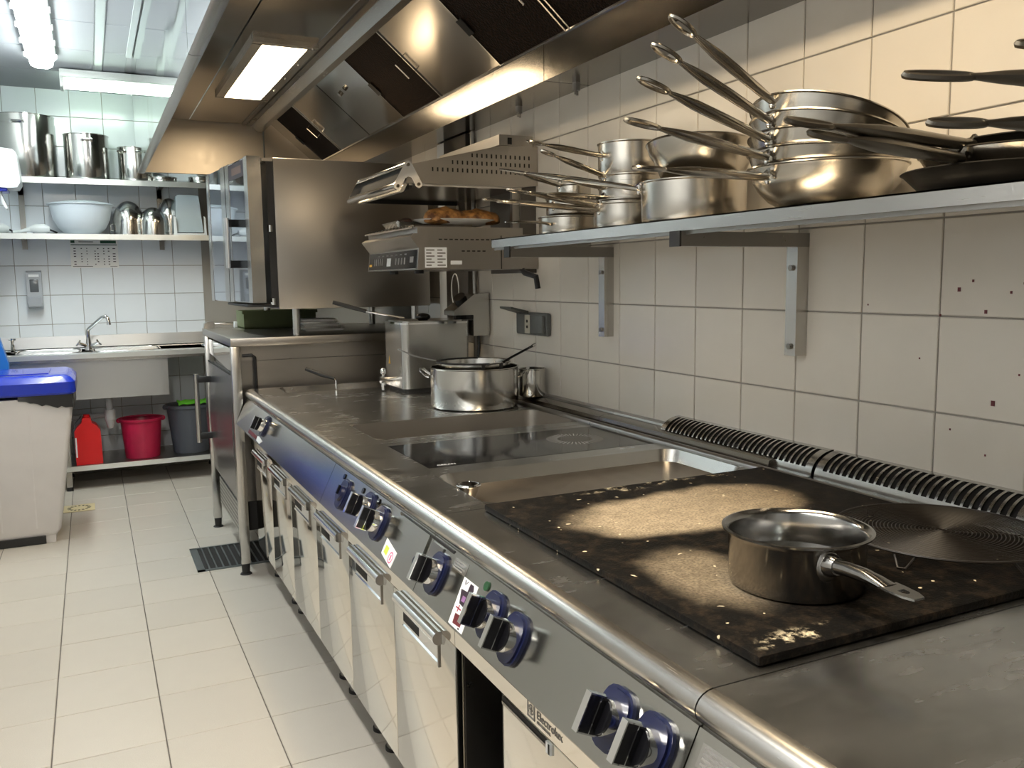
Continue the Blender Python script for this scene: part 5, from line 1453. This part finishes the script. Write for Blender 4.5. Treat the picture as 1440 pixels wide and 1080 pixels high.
lo = [(.745 - .05 * (i / 14) + rng.uniform(-.012, .008)) for i in range(15)]
lo = [.765 - .055 * (i / 14) ** .7 + rng.uniform(-.008, .006) for i in range(15)]
vs = [(x, 4.934, .782) for x in xs] + [(x, 4.930, z) for x, z in zip(xs, lo)]
m.add(vs, [(i, i + 1, i + 16, i + 15) for i in range(14)])
m.add([(-.112, 4.934, .782), (-.108, 5.47, .782), (-.108, 5.47, .70), (-.112, 4.930, .705)], [(0, 1, 2, 3)])
m.build('bin_liner', 'bag_black', bn)
lid = MB()
vs = []
for z, d in ((.782, .0), (.792, .008), (.845, .006), (.868, -.012), (.880, -.035)):
    vs += [(p[0], p[1], z) for p in rrect(-.655 - d * .3, -.104 + d, 4.925 - d, 5.485 + d, .04, 5)]
n = len(vs) // 5
lid.add(vs, [(k * n + i, k * n + (i + 1) % n, (k + 1) * n + (i + 1) % n, (k + 1) * n + i) for k in range(4) for i in range(n)])
lid.add(vs[4 * n:], [tuple(range(n))]); lid.add(vs[:n], [tuple(range(n))[::-1]])
ld = lid.build('lid', 'bin_lid', bn)
B(-.55, -.22, 5.05, 5.36, .880, .884, 'lid_panel', 'bin_lid', ld)
t = thing('blue_bag', (-.47, 5.62, 0), 'bright blue upright panel behind the bin at the picture edge', 'container')
MB().prism([(-.62, .006), (-.475, .006), (-.440, .90), (-.482, 1.07), (-.62, 1.07)], 'y', 5.60, 5.68).build('panel', 'blue_panel', t)
B(-.62, -.48, 5.598, 5.602, .95, .97, 'panel_rib', 'blue_panel', t)

gr = thing('floor_grating', (.53, 4.32, .004), 'dark steel drain grating set in the floor at the oven stand leg', 'grating')
gx0, gx1, gy0, gy1 = .367, .735, 4.125, 4.505
m = MB()
m.box(gx0, gx0 + .034, gy0, gy1, .0042, .010); m.box(gx0, gx1, gy0, gy0 + .016, .0042, .010); m.box(gx0, gx1, gy1 - .016, gy1, .0042, .010); m.box(gx1 - .012, gx1, gy0, gy1, .0042, .010)
m.build('frame', 'drain_steel', gr)
B(gx0 + .034, gx1 - .012, gy0 + .016, gy1 - .016, .0042, .0050, 'pit', 'dark_void', gr)
for k in range(10):
    xx = gx0 + .052 + k * .0315
    B(xx, xx + .007, gy0 + .016, gy1 - .016, .0052, .010, 'bar', 'drain_steel', gr)
dn_ = thing('floor_drain', (-.14, 5.69, .004), 'small cream floor drain with a ring of slots beside the bin', 'drain')
dp = B(-.225, -.055, 5.605, 5.775, .0042, .0075, 'cover', 'cream_drain', dn_, .001)
m = MB()
for k in range(16):
    a = 2 * math.pi * k / 16
    c = Vector((-.14 + .055 * math.cos(a), 5.69 + .055 * math.sin(a), .0077)); d = Vector((math.cos(a), math.sin(a), 0)); s_ = Vector((-d.y, d.x, 0))
    m.add([c - d * .010 - s_ * .006, c + d * .010 - s_ * .006, c + d * .010 + s_ * .006, c - d * .010 + s_ * .006], [(0, 1, 2, 3)])
m.build('slots', 'dark_void', dp)['kind'] = 'stuff'
